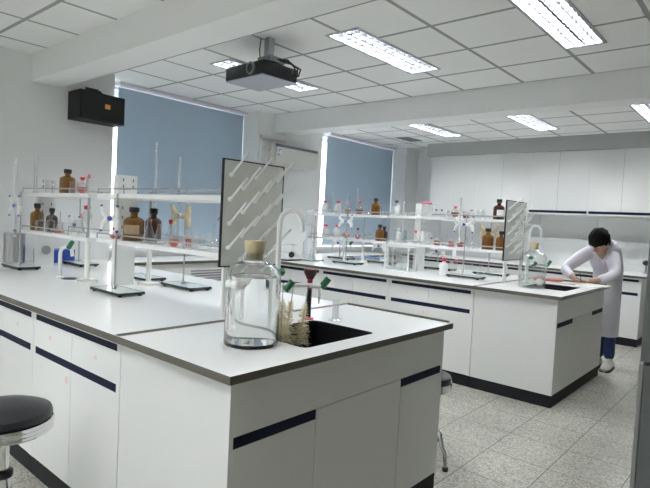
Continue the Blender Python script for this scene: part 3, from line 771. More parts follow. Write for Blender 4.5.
# ------------------------------------------------------------------ retort stands
def stand(x, y, label, rod=.57, rz=0.0, clamp=.40, cm=WPL, km=BLUEK, group='retort stands on the benches', rx=-.03):
    t = thing('retort_stand', label, 'stand', (x, y, H), rz, group)
    m = MB(); m.box(-.16, .16, -.075, .075, .012, .022); m.build('base_plate', GLASSPL, t, smooth=False)
    m = MB(); m.box(-.164, .164, -.079, -.0755, .009, .023); m.box(-.164, .164, .0755, .079, .009, .023); m.box(-.164, -.1605, -.0755, .0755, .009, .023); m.box(.1605, .164, -.0755, .0755, .009, .023); m.build('rim', PLEDGE, t, smooth=False)
    for sx in (-1, 1):
        for sy in (-1, 1): MB().cyl((sx*.145, sy*.06, 0), (sx*.145, sy*.06, .0118), .012).build('foot', RUBBER, t)
    m = MB(); m.cyl((rx, 0, .022), (rx, 0, rod), .0055); m.lathe([(.014, .0222), (.014, .034), (.008, .042)], (rx, 0, 0), 12); m.build('rod', STEEL, t)
    if clamp:
        c = MB(); z = clamp
        c.box(rx-.055, rx+.055, -.034, -.008, z-.017, z+.017, bev=.005)
        for s in (-1, 1):
            for q in (-1, 1): c.tube([(rx+s*.05, -.022, z), (rx+s*.082, -.036, z+q*.030), (rx+s*.090, -.044, z+q*.066)], [.020, .018, .012], 8)
        k = c.build('butterfly_clamp', cm, t)
        d = MB(); d.lathe([(.011, 0), (.014, .004), (.014, .016), (.009, .020)], (rx, -.035, z), 12, axis=(0, -1, 0))
        d.build('knob', km, k)
        for s in (-1, 1):
            for q in (-1, 1): MB().sph((rx+s*.091, -.046, z+q*.070), .0085).build('clamp_tip', km, k)
    return t
stand(2.03, .535, 'retort stand with blue-knobbed clamp at the left end of the near bench', clamp=.465)
stand(3.50, .522, 'nearest retort stand on the near bench, in front of the white socket column', clamp=.425)
stand(3.50, .985, 'retort stand with a yellowish clamp behind the right half of the near racks', clamp=.455, cm=YELP, km=STEEL)
stand(2.99, .985, 'small retort stand behind the near racks, beside the yellowish clamped one', clamp=0, rx=.05)
t = stand(1.95, 1.02, 'retort stand near the blue boxes on the near bench', clamp=.33)
GS = 'retort stands on the benches'
stand(2.70, 3.66, 'retort stand in front of the far racks below the orange flask', rod=.55, clamp=.47)
stand(2.20, 4.16, 'retort stand behind the far racks next to the window', clamp=.2)
stand(2.80, 4.18, 'retort stand behind the far racks below the amber bottle', clamp=.2)
stand(3.55, 4.20, 'retort stand behind the far racks below the white pitchers', clamp=.2)
stand(4.12, 3.655, 'retort stand with white clamp in front of the right half of the far racks', rod=.60, clamp=.50)
stand(4.12, 4.22, 'retort stand behind the far racks below the amber bottles', clamp=.44, cm=YELP, km=STEEL)
def burette(x, y, z0, z1, label, r=.009, cm=WPL):
    t = thing('burette', label, 'burette', (x, y, z0), 0)
    h = z1-z0
    MB().lathe([(.0015, 0), (.003, .03), (r, .05), (r, h-.004), (r*1.3, h)], seg=12, caps=False).build('glass_tube', GLASSB, t)
    MB().lathe([(.012, .026), (.012, .034)], seg=10).build('stopcock', cm, t)
    return t
burette(3.05, 1.02, 1.30, 1.80, 'tall glass burette in front of the nearer blue blind, left one')
burette(3.43, .955, 1.12, 1.68, 'glass burette held by the yellowish clamp', cm=RED)
burette(2.69, 3.62, 1.15, 1.62, 'glass burette clamped in front of the far racks', cm=WPL)
burette(4.05, 3.605, 1.15, 1.60, 'glass burette clamped in front of the far racks, right half')
burette(2.04, .485, 1.06, 1.66, 'glass burette on the leftmost retort stand')
# distillation flask held on the stand by the blue boxes
t = thing('separating_funnel', 'white separating funnel with red stopper between the near shelves', 'funnel', (2.885, .625, ZA1+.075))
m = MB(); m.lathe([(.03, -.075), (.03, -.071), (.004, -.068)], seg=16); m.cyl((.0, .02, -.071), (.0, .02, .06), .003, seg=6); m.box(-.012, .012, -.0, .022, .012, .018); m.build('holder', WPL, t)
MB().lathe([(.004, 0), (.004, .02), (.03, .055), (.034, .07), (.022, .09), (.010, .098), (.010, .104)], seg=16).build('bowl', GLASSF, t)
MB().lathe([(.012, .1045), (.020, .106), (.022, .125), (.01, .132)], seg=14).build('stopper', RED, t)
MB().tube([(.025, .0, .075), (.055, 0, .06), (.07, 0, .02)], .004, 6).build('side_arm', GLASS, t)

# ------------------------------------------------------------------ near bench odds
t = thing('steel_canister', 'stainless steel canister on the bench by the left wall', 'canister', (1.65, .62, H))
MB().lathe([(.075, 0), (.078, .006), (.078, .245), (.074, .25), (.02, .256), (0, .256)], seg=28).build('body', STEEL, t)
MB().lathe([(.012, .256), (.014, .264), (.010, .275), (0, .276)], seg=12).build('lid_knob', BLACK, t)
for i in range(3):
    t = thing('storage_tray', ('blue plastic tray at the bottom of the stack by the left wall', 'blue plastic tray in the middle of the stack by the left wall', 'blue plastic tray on top of the stack by the left wall')[i], 'tray', (1.64, .94, H+.036*i), math.radians(8), 'stacked blue trays')
    m = MB(); m.box(-.09, .09, -.13, .13, 0, .004); m.box(-.09, -.086, -.13, .13, .004, .033); m.box(.086, .09, -.13, .13, .004, .033); m.box(-.086, .086, -.13, -.126, .004, .033); m.box(-.086, .086, .126, .13, .004, .033)
    m.build('tray_shell', BLUEP, t, smooth=False)
    m = MB(); m.box(-.094, .094, -.134, .134, .0332, .0358); m.build('lid', BLUEP, t, smooth=False)
def cup_tap(x, y, label):
    t = thing('bench_tap', label, 'tap', (x, y, H), math.radians(38), 'white bench taps with green levers')
    MB().tube([(0, 0, 0), (0, 0, .17), (.01, 0, .20), (.045, 0, .215), (.078, 0, .195), (.084, 0, .15)], .012, 12).build('spout', WPL, t)
    MB().lathe([(.028, 0), (.028, .006), (.014, .014)], seg=16).build('base', WPL, t)
    MB().cyl((.066, -.02, .208), (.098, -.03, .250), .017, .014).build('lever', GREEN, t)
    m = MB(); m.lathe([(.055, 0), (.055, .003), (.045, .004), (.040, .001), (0, .0008)], (.075, -.005, 0), 20); m.build('drip_cup', BLACK, t)
    return t
cup_tap(2.72, .53, 'white bench tap with green lever under the near left rack')
cup_tap(2.50, 3.83, 'white bench tap with green lever under the far racks')

# aspirator bottle
t = thing('aspirator_bottle', 'large clear glass aspirator bottle full of water, with stopper, beside the near sink', 'bottle', (4.875, .327, H), math.radians(88))
R = .103
outer = [(R*.97, 0), (R, .008), (R, .245), (R*.985, .265), (R*.90, .286), (R*.70, .302), (R*.45, .312), (.040, .322), (.039, .334), (.045, .339), (.046, .344)]
inner = [(.034, .344), (.033, .322), (R*.45-.004, .307), (R*.70-.003, .2975), (R*.90-.004, .281), (R*.985-.004, .262), (R-.004, .245), (R-.004, .020), (R*.93, .013), (0, .012)]
MB().lathe([(0, 0)] + outer + inner, seg=48, caps=False).build('glass_body', BIGGLASS, t)
MB().lathe([(0, .0125), (R*.93, .0135), (R-.0042, .0205), (R-.0042, .243), (R*.985-.0042, .256), (0, .256)], seg=48, caps=False).build('water', WATER, t)
MB().lathe([(0, .318), (.0325, .318), (.0335, .344), (.036, .350), (.040, .384), (.040, .390), (0, .390)], seg=28, caps=False).build('stopper', CORK, t)
m = MB(); a = (-R-.001, 0, .235); m.cyl((-R+.002, -.005, .235), (-R-.02, -.005, .235), .014); m.lathe([(.011, 0), (.018, .006), (.018, .030), (.012, .036)], (-R-.012, -.020, .232), 16, axis=(.2, -1, .05)); m.sph((-R+.012, -.045, .233), .015, (1.3, 1, 1))
m.build('tap', WPL, t)
m = MB(); m.tube([(-R-.012, -.005, .232), (-R-.014, -.006, .18), (-R-.008, -.008, .15)], .006, 8); m.build('tap_nozzle', GLASS, t)

# lab faucet at the near sink
def faucet(x, y, label, s=1.0):
    t = thing('laboratory_faucet', label, 'faucet', (x, y, H), 0, 'three-way laboratory faucets at the sinks')
    t.scale = (s, s, s)
    MB().lathe([(.030, 0), (.030, .008), (.016, .02), (.016, .215), (.020, .218), (.020, .245), (.013, .25)], seg=18).build('column', WPL, t)
    pts = [(0, 0, .245), (0, 0, .450)] + [(.0+.044-.044*math.cos(a), .03*(1-math.cos(a)), .450+.066*math.sin(a)) for a in [math.radians(d) for d in range(15, 181, 15)]] + [(.089, .06, .435), (.092, .062, .42)]
    MB().tube(pts, .0125, 12).build('gooseneck', WPL, t)
    m = MB(); m.cyl((.02, -.002, .23), (.045, -.02, .235), .013, .018); m.sph((.045, -.02, .235), .018, (1, 1, .7)); m.build('lever', GREEN, t)
    m = MB(); m.tube([(.0, .0, .165), (.05, .012, .175), (.10, .12, .172), (.12, .165, .168)], .0105, 10); m.tube([(.115, .155, .168), (.118, .162, .14), (.118, .162, .118)], .007, 8); m.build('side_arm', WPL, t)
    m = MB(); m.cyl((.045, .008, .150), (.068, .034, .192), .018, .016); m.build('side_valve', GREEN, t)
    m = MB(); m.cyl((.118, .172, .160), (.141, .200, .205), .017, .016); m.build('side_valve', GREEN, t)
    m = MB(); m.lathe([(.003, 0), (.005, .03), (.007, .034)], (.118, .162, .085), 10); m.build('nozzle', ALU, t)
    return t
faucet(4.62, .70, 'white three-way faucet with green valves at the near sink')
faucet(4.62, 3.83, 'white three-way faucet with green valves at the far sink')

# brushes
def brush(x, y, z, top, r, h, label):
    d = Vector(top)-Vector((x, y, z)); L = d.length
    t = thing('bottle_brush', label, 'brush', (x, y, z), 0, 'straw coloured bottle brushes by the near sink')
    q = Vector((0, 0, 1)).rotation_difference(d)
    t.rotation_mode = 'QUATERNION'; t.rotation_quaternion = q
    MB().cyl((0, 0, .0), (0, 0, L), .0022, seg=6).build('wire_handle', GREYK, t)
    m = MB(); n = 300
    for i in range(n):
        z_ = h*(i+.5)/n; a = i*2.39996+random.uniform(-.2, .2); rr = r*(1-.72*(z_/h)**1.3)*random.uniform(.8, 1.15); dz = random.uniform(-.02, .012)
        m.cyl((.001*math.cos(a), .001*math.sin(a), z_), (rr*math.cos(a), rr*math.sin(a), max(.002, z_+dz)), .0011, .0006, seg=3, caps=False)
    m.build('bristles', STRAW, t)
    return t
brush(4.885, .475, .838, (4.76, .60, 1.05), .050, .19, 'straw bottle brush nearest the big glass bottle')
brush(4.85, .53, .815, (4.75, .68, 1.05), .044, .20, 'straw bottle brush leaning over the black sink, middle one')
brush(4.87, .60, .805, (4.76, .76, 1.03), .044, .20, 'straw bottle brush farthest from the big glass bottle')

# eyewash / rinse nozzle
t = thing('eyewash_nozzle', 'dark red eyewash nozzle standing behind the near sink', 'nozzle', (4.665, .875, H))
MB().lathe([(.026, 0), (.027, .004), (.024, .008), (.012, .010)], seg=20).build('foot_ring', PINK, t)
MB().lathe([(.012, .0105), (.012, .145), (.014, .147)], seg=16).build('dark_tube', BLACK, t)
MB().lathe([(.0135, .1475), (.0135, .190), (.016, .192)], seg=16).build('red_neck', DRED, t)
MB().lathe([(.016, .1925), (.022, .205), (.031, .222), (.033, .240), (.030, .241)], seg=22).build('cup', DCUP, t)
MB().lathe([(.029, .2412), (.018, .2415), (0, .239)], seg=20, caps=False).build('spray_face', DRED, t)
cyl_meas(4.775, .945, H+.0005, .016, .10, 'short clear glass cylinder behind the near sink')

# ------------------------------------------------------------------ far bench odds
t = thing('aspirator_bottle', 'clear glass aspirator bottle with stopper at the far sink', 'bottle', (4.79, 3.50, H), math.radians(20))
R = .108
MB().lathe([(R*.97, 0), (R, .008), (R, .235), (R*.97, .26), (R*.8, .285), (R*.5, .30), (.036, .315), (.035, .33), (.041, .338)], seg=32).build('glass_body', GLASS, t)
MB().lathe([(R*.9, .004), (R*.95, .01), (R*.95, .10)], seg=28).build('water', glassy('water_thin', (.94, .96, .95), .3, .06), t)
MB().lathe([(.030, .322), (.034, .34), (.038, .372), (.036, .378)], seg=20).build('stopper', CORK, t)
t = thing('paper_towel', 'pale rag lying behind the glass bottle at the far sink', 'rag', (4.80, 3.665, H))
m = MB(); m.sph((0, 0, .035), .05, (.7, .45, .68), 12); m.build('cloth', CREAM, t)
# weighing balance
t = thing('laboratory_balance', 'white laboratory balance with black knob behind the near faucet', 'balance', (2.11, 3.30, H))
m = MB(); m.box(-.10, .10, -.11, .11, .012, .075, bev=.01); m.box(-.07, .07, -.02, .10, .075, .17, bev=.01); m.build('housing', WPL, t)
m = MB(); m.box(-.105, .105, -.115, .115, 0, .0118); m.build('foot', BLACK, t, smooth=False)
MB().lathe([(.03, 0), (.035, .01), (.03, .03)], (.10, -.05, .07), 18, axis=(1, -.2, 0)).build('knob', BLACK, t)
MB().lathe([(.05, .171), (.055, .174), (.055, .178), (0, .178)], (0, .04, 0), 20).build('pan', STEEL, t)
# tall glass extraction apparatus
t = thing('distillation_apparatus', 'tall glass distillation apparatus on a plate at the left of the far bench', 'apparatus', (2.23, 3.56, H))
m = MB(); m.box(-.12, .12, -.09, .09, .008, .016); m.build('base_plate', GLASSPL, t, smooth=False)
m = MB(); m.box(-.124, .124, -.094, .094, 0, .0078); m.build('base_rim', PLEDGE, t, smooth=False)
MB().lathe([(.06, .0165), (.065, .03), (.065, .20), (.045, .23), (.035, .25), (.035, .38), (.050, .40), (.050, .56), (.055, .58)], (-.045, 0, 0), 18, caps=False).build('column', GLASSB, t)
MB().lathe([(.04, .0165), (.045, .04), (.045, .12), (.02, .15), (.018, .40), (.028, .42), (.028, .52)], (.05, 0, 0), 16, caps=False).build('receiver', GLASS, t)
MB().cyl((.0, .05, .0165), (.0, .05, .52), .006).build('rod', STEEL, t)
m = MB(); m.box(-.07, .07, -.012, .045, .40, .425, bev=.004); m.build('clamp', WPL, t)
# glass display frame with bottles
t = thing('glass_case', 'clear glass frame case on the far bench below the teal cylinder', 'case', (3.42, 3.60, H), math.radians(2))
m = MB(); m.box(-.14, .14, -.08, .08, 0, .012); m.build('base', GLASSPL, t, smooth=False)
m = MB()
for sx in (-1, 1):
    for sy in (-1, 1): m.box(sx*.134-.006, sx*.134+.006, sy*.074-.006, sy*.074+.006, .0122, .24)
m.box(-.14, .14, -.08, .08, .2402, .25); m.build('frame', WPL, t, smooth=False)
m = MB(); m.box(-.126, .126, -.076, -.074, .013, .24); m.box(.132, .134, -.066, .066, .013, .24); m.build('panes', GLASS, t, smooth=False)
for i, (x, m_) in enumerate(((-.06, DRED), (.02, GLASSF), (.08, GLASSF))):
    q = bottle(3.42+x, 3.60, H+.0125, .018, .13, GLASS, m_, ('tiny bottle with dark red cap inside the glass case', 'tiny bottle with pale cap in the middle of the glass case', 'tiny bottle with pale cap at the right inside the glass case')[i], caph=.3, name='sample_bottle')
# things below the shelves, right half of far bench
washb(3.905, 3.62, H, .040, .165, 'white wash bottle with bright red cap lying low on the far bench', RED)
t = beaker(4.06, 3.80, H, .055, .12, 'wide clear beaker on the far bench under the right rack')
erlen(4.20, 3.80, H, .05, .14, 'clear conical flask on the far bench beside the post')
erlen(3.90, 3.88, H, .045, .13, 'clear conical flask on the far bench behind the red-capped wash bottle', None, PINK)
t = thing('storage_box', 'small black box on the far bench behind the glass case', 'box', (3.36, 4.02, H))
m = MB(); m.box(-.06, .06, -.05, .05, 0, .12, bev=.006); m.build('body', BLACK, t); B(-.061, .061, -.051, .051, .121, .135).build('lid', RUBBER, t, smooth=False)
t = thing('enamel_tray', 'white shallow tray on the far bench behind the window half rack', 'tray', (2.50, 4.38, H))
m = MB(); m.hexa([(-.18, -.08, 0), (.18, -.08, 0), (.18, .08, 0), (-.18, .08, 0), (-.2, -.10, .035), (.2, -.10, .035), (.2, .10, .035), (-.2, .10, .035)]); m.build('body', WPL, t, smooth=False)
B(-.202, .202, -.102, .102, .0352, .039).build('rim', STKBLUE, t, smooth=False)

# objects by the person
t = thing('open_book', 'open book with print lying under the writing person\'s hands', 'book', (5.0, 4.22, H), math.radians(-14))
m = MB(); m.hexa([(-.19, -.13, 0), (0, -.13, 0), (0, .13, 0), (-.19, .13, 0), (-.19, -.13, .008), (0, -.13, .016), (0, .13, .016), (-.19, .13, .008)]); m.build('page', NEWSP, t, smooth=False)
m = MB(); m.hexa([(.0005, -.13, 0), (.15, -.13, 0), (.15, .13, 0), (.0005, .13, 0), (.0005, -.13, .016), (.15, -.13, .007), (.15, .13, .007), (.0005, .13, .016)]); m.build('page', PAPER, t, smooth=False)
t = tag(B(-.13, .13, -.10, .10, 0, .022, bev=.003).build('closed_book', BOOKR), 'dull red book on the far bench left of the writing person', 'book'); t.location = (4.655, 4.33, H); t.rotation_euler.z = .3
t = tag(B(-.07, .07, -.12, .12, 0, .0015).build('paper_sheet', PAPER, smooth=False), 'white paper sheet at the far bench corner beside the person', 'paper'); t.location = (5.115, 4.375, H+.0002)
t = thing('tap_post', 'black-headed gas tap at the right end of the back bench', 'tap', (5.05, 6.80, H))
MB().lathe([(.03, 0), (.03, .008), (.012, .014), (.012, .10)], seg=14).build('stem', GREYK, t); MB().sph((0, 0, .135), .045, (1, 1, .8)).build('head', BLACK, t)
for x, l in ((2.5, 'white wash bottle on the back bench near its left end'), (3.3, 'white wash bottle on the back bench behind the far drying board')):
    washb(x, 6.55, H, .035, .17, l, WPL)

# ------------------------------------------------------------------ stools and grey cabinet
t = thing('lab_stool', 'round black stool with chrome rim, cut by the left edge', 'stool', (4.168, -.276, 0))
MB().lathe([(0, .515), (.158, .515), (.166, .521), (.168, .530), (.162, .546), (.122, .562), (.066, .568), (0, .569)], seg=48, caps=False).build('seat', LEATHER, t)
m = MB(); m.lathe([(r_-.010, z_-.02) for r_, z_ in [(.165, .488), (.180, .488), (.183, .492), (.180, .498), (.180, .501), (.184, .506), (.180, .513), (.180, .516), (.184, .521), (.180, .528), (.180, .533), (.172, .5345), (.165, .5345)]], seg=48); m.build('chrome_rim', CHROME, t)
m = MB(); m.cyl((0, 0, .09), (0, 0, .30), .030, seg=20); m.cyl((0, 0, .30), (0, 0, .4675), .021, seg=20); m.build('column', CHROME, t)
m = MB(); m.lathe([(.034, .285), (.036, .29), (.036, .310), (.028, .316)], seg=20); m.build('collar', BLACK, t)
MB().lathe([(.06, .458), (.09, .4675)], seg=20).build('seat_plate', BLACK, t)
for k in range(5):
    a = k*2*PI/5+.55; c, s_ = math.cos(a), math.sin(a)
    l = MB(); l.tube([(.02*c, .02*s_, .10), (.12*c, .12*s_, .085), (.24*c, .24*s_, .045)], [.022, .017, .012], 8); o = l.build('leg', CHROME, t)
    MB().lathe([(.020, 0), (.020, .022), (.010, .036)], (.235*c, .235*s_, 0), 12).build('foot', RUBBER, o)
t = thing('lab_stool', 'chrome-legged stool hidden behind the near bench, one curved foot showing', 'stool', (4.85, 1.70, 0))
MB().lathe([(0, .44), (.145, .44), (.153, .45), (.147, .47), (.09, .49), (0, .492)], seg=40, caps=False).build('seat', LEATHER, t)
m = MB(); m.lathe([(.14, .395), (.155, .395), (.155, .439), (.14, .439)], seg=40); m.build('chrome_rim', CHROME, t)
MB().cyl((0, 0, .16), (0, 0, .394), .022).build('column', CHROME, t)
for k in range(3):
    a = math.radians(-24)+k*2*PI/3; c, s_ = math.cos(a), math.sin(a)
    l = MB(); l.tube([(.03*c, .03*s_, .20), (.12*c, .12*s_, .20), (.17*c, .17*s_, .18), (.19*c, .19*s_, .12), (.22*c, .22*s_, .09), (.23*c, .23*s_, .015)], .012, 10); o = l.build('leg', CHROME, t)
    MB().lathe([(.016, 0), (.016, .02), (.0125, .024)], (.231*c, .231*s_, 0), 12).build('foot', RUBBER, o)

t = thing('steel_locker', 'tall grey steel cabinet cut by the right edge of the photo', 'cabinet', (5.862, 2.035, 0))
m = MB(); m.box(.022, .55, .02, .478, .0, .69, bev=.004); m.box(.0, .55, .02, .478, .7, 1.75, bev=.004); m.build('body', GREYBOX, t, smooth=False)
B(.0, .0215, .0, .478, .0, .69, bev=.003).build('side_edge', GREYEDGE, t, smooth=False)
B(.024, .548, .0, .0195, .02, .685, bev=.003).build('door', GREYBOX, t, smooth=False)
B(.004, .548, .0, .0195, .705, 1.745, bev=.003).build('door', GREYBOX, t, smooth=False)

# ------------------------------------------------------------------ person
def skin(verts, edges, radii, root=0, sub=2):
    bm = bmesh.new(); lay = bm.verts.layers.skin.verify()
    vs = []
    for i, (c, r) in enumerate(zip(verts, radii)):
        v = bm.verts.new(c); v[lay].radius = (r, r) if not isinstance(r, tuple) else r; v[lay].use_root = (i == root if isinstance(root, int) else i in root); vs.append(v)
    for a, b in edges: bm.edges.new((vs[a], vs[b]))
    me = bpy.data.meshes.new('tmp'); bm.to_mesh(me); bm.free()
    o = bpy.data.objects.new('tmp', me); COL.objects.link(o)
    k = o.modifiers.new('s', 'SKIN'); k.use_smooth_shade = True
    o.modifiers.new('d', 'SUBSURF').levels = sub
    dg = bpy.context.evaluated_depsgraph_get(); dg.update()
    res = bpy.data.meshes.new_from_object(o.evaluated_get(dg))
    bpy.data.objects.remove(o); return res
def loft(rings, seg=28):
    """rings: (center, normal axis, side half width, front half depth)"""
    m = MB(); prev = None; X = Vector((1, 0, 0))
    for c, n, rx, ry in rings:
        c = Vector(c); n = Vector(n).normalized(); sx = (X-n*X.dot(n)).normalized(); sy = n.cross(sx)
        r = [m.bm.verts.new(c+sx*rx*math.copysign(abs(math.cos(2*PI*i/seg))**.85, math.cos(2*PI*i/seg))+sy*ry*math.sin(2*PI*i/seg)) for i in range(seg)]
        if prev:
            for i in range(seg): m.bm.faces.new((prev[i], prev[(i+1) % seg], r[(i+1) % seg], r[i]))
        prev = r
    return m

per = thing('person', 'person in a white lab coat and jeans bent over writing at the far bench', 'person', (5.06, 4.86, 0))
O = Vector((5.06, 4.86, 0))
def W(*p): return tuple(Vector(p)-O)
# skeleton (world metres)
hip = (5.07, 4.93, .86); V = []; ED = []; RA = []
def chain(pts, start=None):
    prev = start
    for c, r in pts:
        V.append(W(*c)); RA.append(r)
        if prev is not None: ED.append((prev, len(V)-1))
        prev = len(V)-1
    return prev
chain([(hip, .10)]); 
sp = chain([((5.06, 4.88, 1.0), .11), ((5.03, 4.80, 1.10), .10)], 0)
nb = chain([((5.03, 4.71, 1.175), .075)], sp)
chain([((5.035, 4.63, 1.215), .052), ((5.04, 4.56, 1.245), .05)], nb)
wr = chain([((4.93, 4.74, 1.135), .045), ((4.745, 4.56, .965), .042), ((4.80, 4.45, .925), .034), ((4.875, 4.36, .900), .026)], nb)
wl = chain([((5.10, 4.74, 1.135), .045), ((5.19, 4.56, .950), .040), ((5.14, 4.455, .915), .034), ((5.075, 4.375, .893), .026)], nb)
pr_ = chain([((4.905, 4.335, .890), .027), ((4.93, 4.318, .884), .024)], wr)
pl_ = chain([((5.040, 4.355, .886), .027), ((5.012, 4.340, .880), .024)], wl)
chain([((4.99, 4.93, .78), .060), ((5.0, 4.90, .47), .050), ((5.02, 4.87, .11), .038)], 0)
chain([((5.09, 4.93, .78), .060), ((5.10, 4.885, .47), .050), ((5.125, 4.84, .11), .038)], 0)
roots = [0]
def finger(base, tip, mid):
    roots.append(len(V)); chain([(base, .0095), (mid, .0085), (tip, .0070)])
# right hand (writing, curled round a pen)
for i in range(4):
    b = (4.925+.012*i, 4.315+.016*i, .888-.002*i)
    finger(b, (4.962+.006*i, 4.300+.016*i, .872-.0005*i), (4.958+.008*i, 4.306+.016*i, .891-.003*i))
finger((4.905, 4.318, .885), (4.955, 4.288, .876), (4.928, 4.296, .884))
# left hand (resting on the page)
for i in range(4):
    L = (.044, .050, .047, .036)[i]
    finger((5.008-.003*i, 4.322+.013*i, .880), (5.008-L, 4.312+.014*i, .873), (5.008-L*.55, 4.318+.014*i, .883))
finger((5.03, 4.335, .882), (4.995, 4.295, .873), (5.015, 4.308, .878))
bod = skin(V, ED, RA, roots, 2)
# head: shaped ellipsoid with jaw, nose and ears, in the same mesh
face = Vector((-.22, -.62, -.75)).normalized(); side = face.cross(Vector((0, -.6, .8))).normalized(); crown = side.cross(face).normalized()
HC = Vector(W(5.040, 4.515, 1.268))
hm = MB()
g = bmesh.ops.create_uvsphere(hm.bm, u_segments=28, v_segments=20, radius=1)
def hp(a, f, c): return HC+side*a+face*f+crown*c
for v in g['verts']:
    x, y, z = v.co
    wv = .074*(1-.22*max(0, -z)**1.5); dv = .092*(1-.10*max(0, -z)); hv = .115
    f = y*dv
    if z < -.1 and y > 0: f += .012*min(1, -z*1.6)*y          # jaw forward
    if y > .75 and -.1 < z < .25: f -= .008*(1-abs(z-.08)/.2 if abs(z-.08) < .2 else 0)   # eye hollow
    v.co = hp(x*wv, f, z*hv)
nose = [hp(-.0, .090, .020), hp(.0, .118, -.022), hp(.0, .094, -.034)]
hm.tube(nose, [.006, .014, .009], 8)
for s in (-1, 1): hm.sph(hp(s*.075, .0, -.01), .026, (.5, .9, 1.1), 10)
tmp = hm.mesh('head', SKIN)
bm = bmesh.new(); bm.from_mesh(bod); bm.from_mesh(tmp); bm.to_mesh(bod); bm.free()
bod.materials.clear(); bod.materials.append(SKIN); bod.shade_smooth(); bod.name = 'body'
ob = bpy.data.objects.new('body', bod); COL.objects.link(ob); ob.parent = per
for s in (-1, 1):
    MB().sph(hp(s*.030, .082, .012), .012).build('eye', EYE, per)
m = MB(); m.sph(hp(0, .088, -.060), .018, (1.2, .5, .5), 10); m.build('mouth', PINK, per)
# hair: shell over crown, back and temples
m = MB(); g = bmesh.ops.create_uvsphere(m.bm, u_segments=28, v_segments=20, radius=1)
dele = []
for v in list(m.bm.verts):
    x, y, z = v.co
    k = 1+.05*math.sin(9*x+3)*math.sin(11*z)
    lim = -.55 if y < .05 else (-.25 if y < .45 else .10)
    if z < lim: dele.append(v)
    v.co = hp(x*.090*k, y*.112*k+.002, z*.130*k+.004)
bmesh.ops.delete(m.bm, geom=dele, context='VERTS')
h = m.build('hair', HAIR, per)
sol = h.modifiers.new('thick', 'SOLIDIFY'); sol.thickness = .012; sol.offset = -1
# coat
coat = loft([(W(5.045, 4.89, .315), (0, 0, 1), .132, .128), (W(5.045, 4.895, .45), (0, 0, 1), .132, .128), (W(5.045, 4.91, .62), (0, 0, 1), .128, .128), (W(5.042, 4.92, .78), (0, 0, 1), .132, .128),
             (W(5.042, 4.92, .88), (0, -.25, 1), .134, .128), (W(5.045, 4.89, .99), (0, -.5, 1), .138, .122), (W(5.03, 4.82, 1.09), (0, -.8, 1), .150, .128), (W(5.025, 4.755, 1.165), (0, -1, .8), .152, .112),
             (W(5.032, 4.70, 1.20), (0, -1, .5), .135, .092), (W(5.035, 4.655, 1.215), (0, -1, .4), .085, .072)])
for v in coat.bm.verts:
    z = v.co.z
    if z < .85: v.co += Vector((v.co.x*.05*math.sin(v.co.y*40), .012*math.sin(v.co.x*45+z*4)*(1-z/.9), 0))
c = coat.build('lab_coat', COAT, per)
sol = c.modifiers.new('thick', 'SOLIDIFY'); sol.thickness = .004
for s, pts in ((0, [((4.955, 4.735, 1.165), .075), ((4.870, 4.685, 1.115), .072), ((4.735, 4.55, .962), .056), ((4.80, 4.45, .928), .048), ((4.862, 4.375, .906), .040)]),
               (1, [((5.075, 4.735, 1.165), .075), ((5.130, 4.68, 1.10), .070), ((5.185, 4.555, .955), .057), ((5.145, 4.46, .918), .048), ((5.08, 4.385, .900), .040)])):
    me = skin([W(*p) for p, r in pts], [(i, i+1) for i in range(4)], [r for p, r in pts], 0, 2)
    me.materials.clear(); me.materials.append(COAT); me.shade_smooth()
    o = bpy.data.objects.new('sleeve', me); COL.objects.link(o); o.parent = per
# lapels and shirt
m = MB(); m.tube([W(4.985, 4.665, 1.235), W(4.975, 4.655, 1.17), W(5.01, 4.70, 1.05), W(5.02, 4.76, .96)], [.012, .022, .020, .008], 8)
m.tube([W(5.085, 4.665, 1.235), W(5.095, 4.655, 1.17), W(5.055, 4.70, 1.05), W(5.03, 4.76, .96)], [.012, .022, .020, .008], 8); m.build('lapel', COAT, per)
me = skin([W(5.0, 4.91, .55), W(5.0, 4.895, .45), W(5.015, 4.88, .28), W(5.02, 4.87, .075)], [(0, 1), (1, 2), (2, 3)], [.066, .063, .057, .054], 0, 2)
me2 = skin([W(5.09, 4.905, .55), W(5.10, 4.885, .45), W(5.115, 4.855, .28), W(5.125, 4.84, .075)], [(0, 1), (1, 2), (2, 3)], [.066, .063, .057, .054], 0, 2)
for q in (me, me2):
    q.materials.clear(); q.materials.append(JEANS); q.shade_smooth(); o = bpy.data.objects.new('trouser_leg', q); COL.objects.link(o); o.parent = per
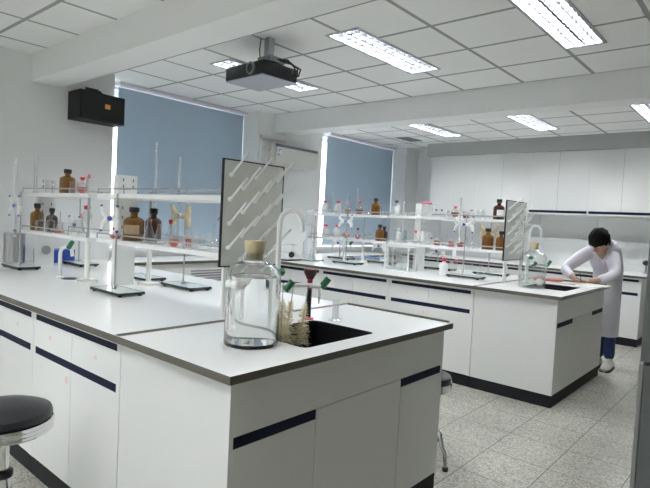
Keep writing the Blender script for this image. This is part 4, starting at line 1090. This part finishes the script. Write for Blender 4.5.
for x, y in ((5.015, 4.83), (5.135, 4.79)):
    s = MB()
    s.bm.free(); s.bm = bmesh.new()
    rings = [((0, .085, .045), .035, .044), ((0, .04, .055), .038, .052), ((0, -.03, .045), .043, .042), ((0, -.10, .034), .046, .030), ((0, -.155, .028), .036, .022), ((0, -.175, .024), .015, .012)]
    prev = None
    for (cx, cy, cz), rx, rz_ in rings:
        r = [s.bm.verts.new(W(x+cx+rx*math.cos(2*PI*i/16), y+cy, max(.0125, cz+rz_*math.sin(2*PI*i/16)))) for i in range(16)]
        if prev:
            for i in range(16): s.bm.faces.new((prev[i], prev[(i+1) % 16], r[(i+1) % 16], r[i]))
        else: s.bm.faces.new(r[::-1])
        prev = r
    s.bm.faces.new(prev); sh = s.build('shoe', SHOE, per)
    k = MB(); P0 = [(.040, .10), (.042, .02), (.049, -.08), (.044, -.15), (.02, -.185)]
    out_ = [(a, b) for a, b in P0] + [(-a, b) for a, b in P0[::-1]]
    lo = [k.bm.verts.new(W(x+a, y+b, .0005)) for a, b in out_]; hi = [k.bm.verts.new(W(x+a, y+b, .0125)) for a, b in out_]
    k.bm.faces.new(lo); k.bm.faces.new(hi[::-1])
    for i in range(len(lo)): k.bm.faces.new((lo[i], lo[(i+1) % len(lo)], hi[(i+1) % len(lo)], hi[i]))
    k.build('sole', RUBBER, sh, smooth=False)
t = thing('pen', 'pen held in the right hand of the writing person', 'pen', W(0, 0, 0)); t.location = (4.965, 4.290, .8695)
MB().tube([(0, 0, 0), (-.03, .03, .10)], .0035, 8).build('barrel', BLACK, t)

# ------------------------------------------------------------------ sky, camera, view
wd = bpy.data.worlds.new('sky'); S.world = wd; wd.use_nodes = True
nt = wd.node_tree; bg = nt.nodes['Background']; bg.inputs['Color'].default_value = (.93, .96, 1, 1); bg.inputs['Strength'].default_value = 1.7

yaw, pit, rol, f = .7105, -.0462, -.0509, 535.1449
Cpos = Vector((6.3791, -1.0211, 1.3326))
fw = Vector((-math.sin(yaw)*math.cos(pit), math.cos(yaw)*math.cos(pit), math.sin(pit)))
r = Vector((math.cos(yaw), math.sin(yaw), 0)); u = r.cross(fw)
r2 = r*math.cos(rol)-u*math.sin(rol); u2 = r*math.sin(rol)+u*math.cos(rol)
cam = bpy.data.cameras.new('camera'); co = bpy.data.objects.new('camera', cam); COL.objects.link(co)
cam.sensor_fit = 'HORIZONTAL'; cam.sensor_width = 36; cam.lens = f/650*36; cam.clip_start = .02
M = Matrix.Identity(4)
for i in range(3): M[i][0] = r2[i]; M[i][1] = u2[i]; M[i][2] = -fw[i]; M[i][3] = Cpos[i]
co.matrix_world = M; S.camera = co

S.view_settings.view_transform = 'Standard'; S.view_settings.look = 'None'; S.view_settings.gamma = 1; S.view_settings.use_curve_mapping = False
S.view_settings.exposure = 2.05
S.cycles.use_denoising = True
S.cycles.max_bounces = 14; S.cycles.transparent_max_bounces = 40; S.cycles.transmission_bounces = 12; S.cycles.diffuse_bounces = 6; S.cycles.glossy_bounces = 5
S.cycles.sample_clamp_indirect = 6
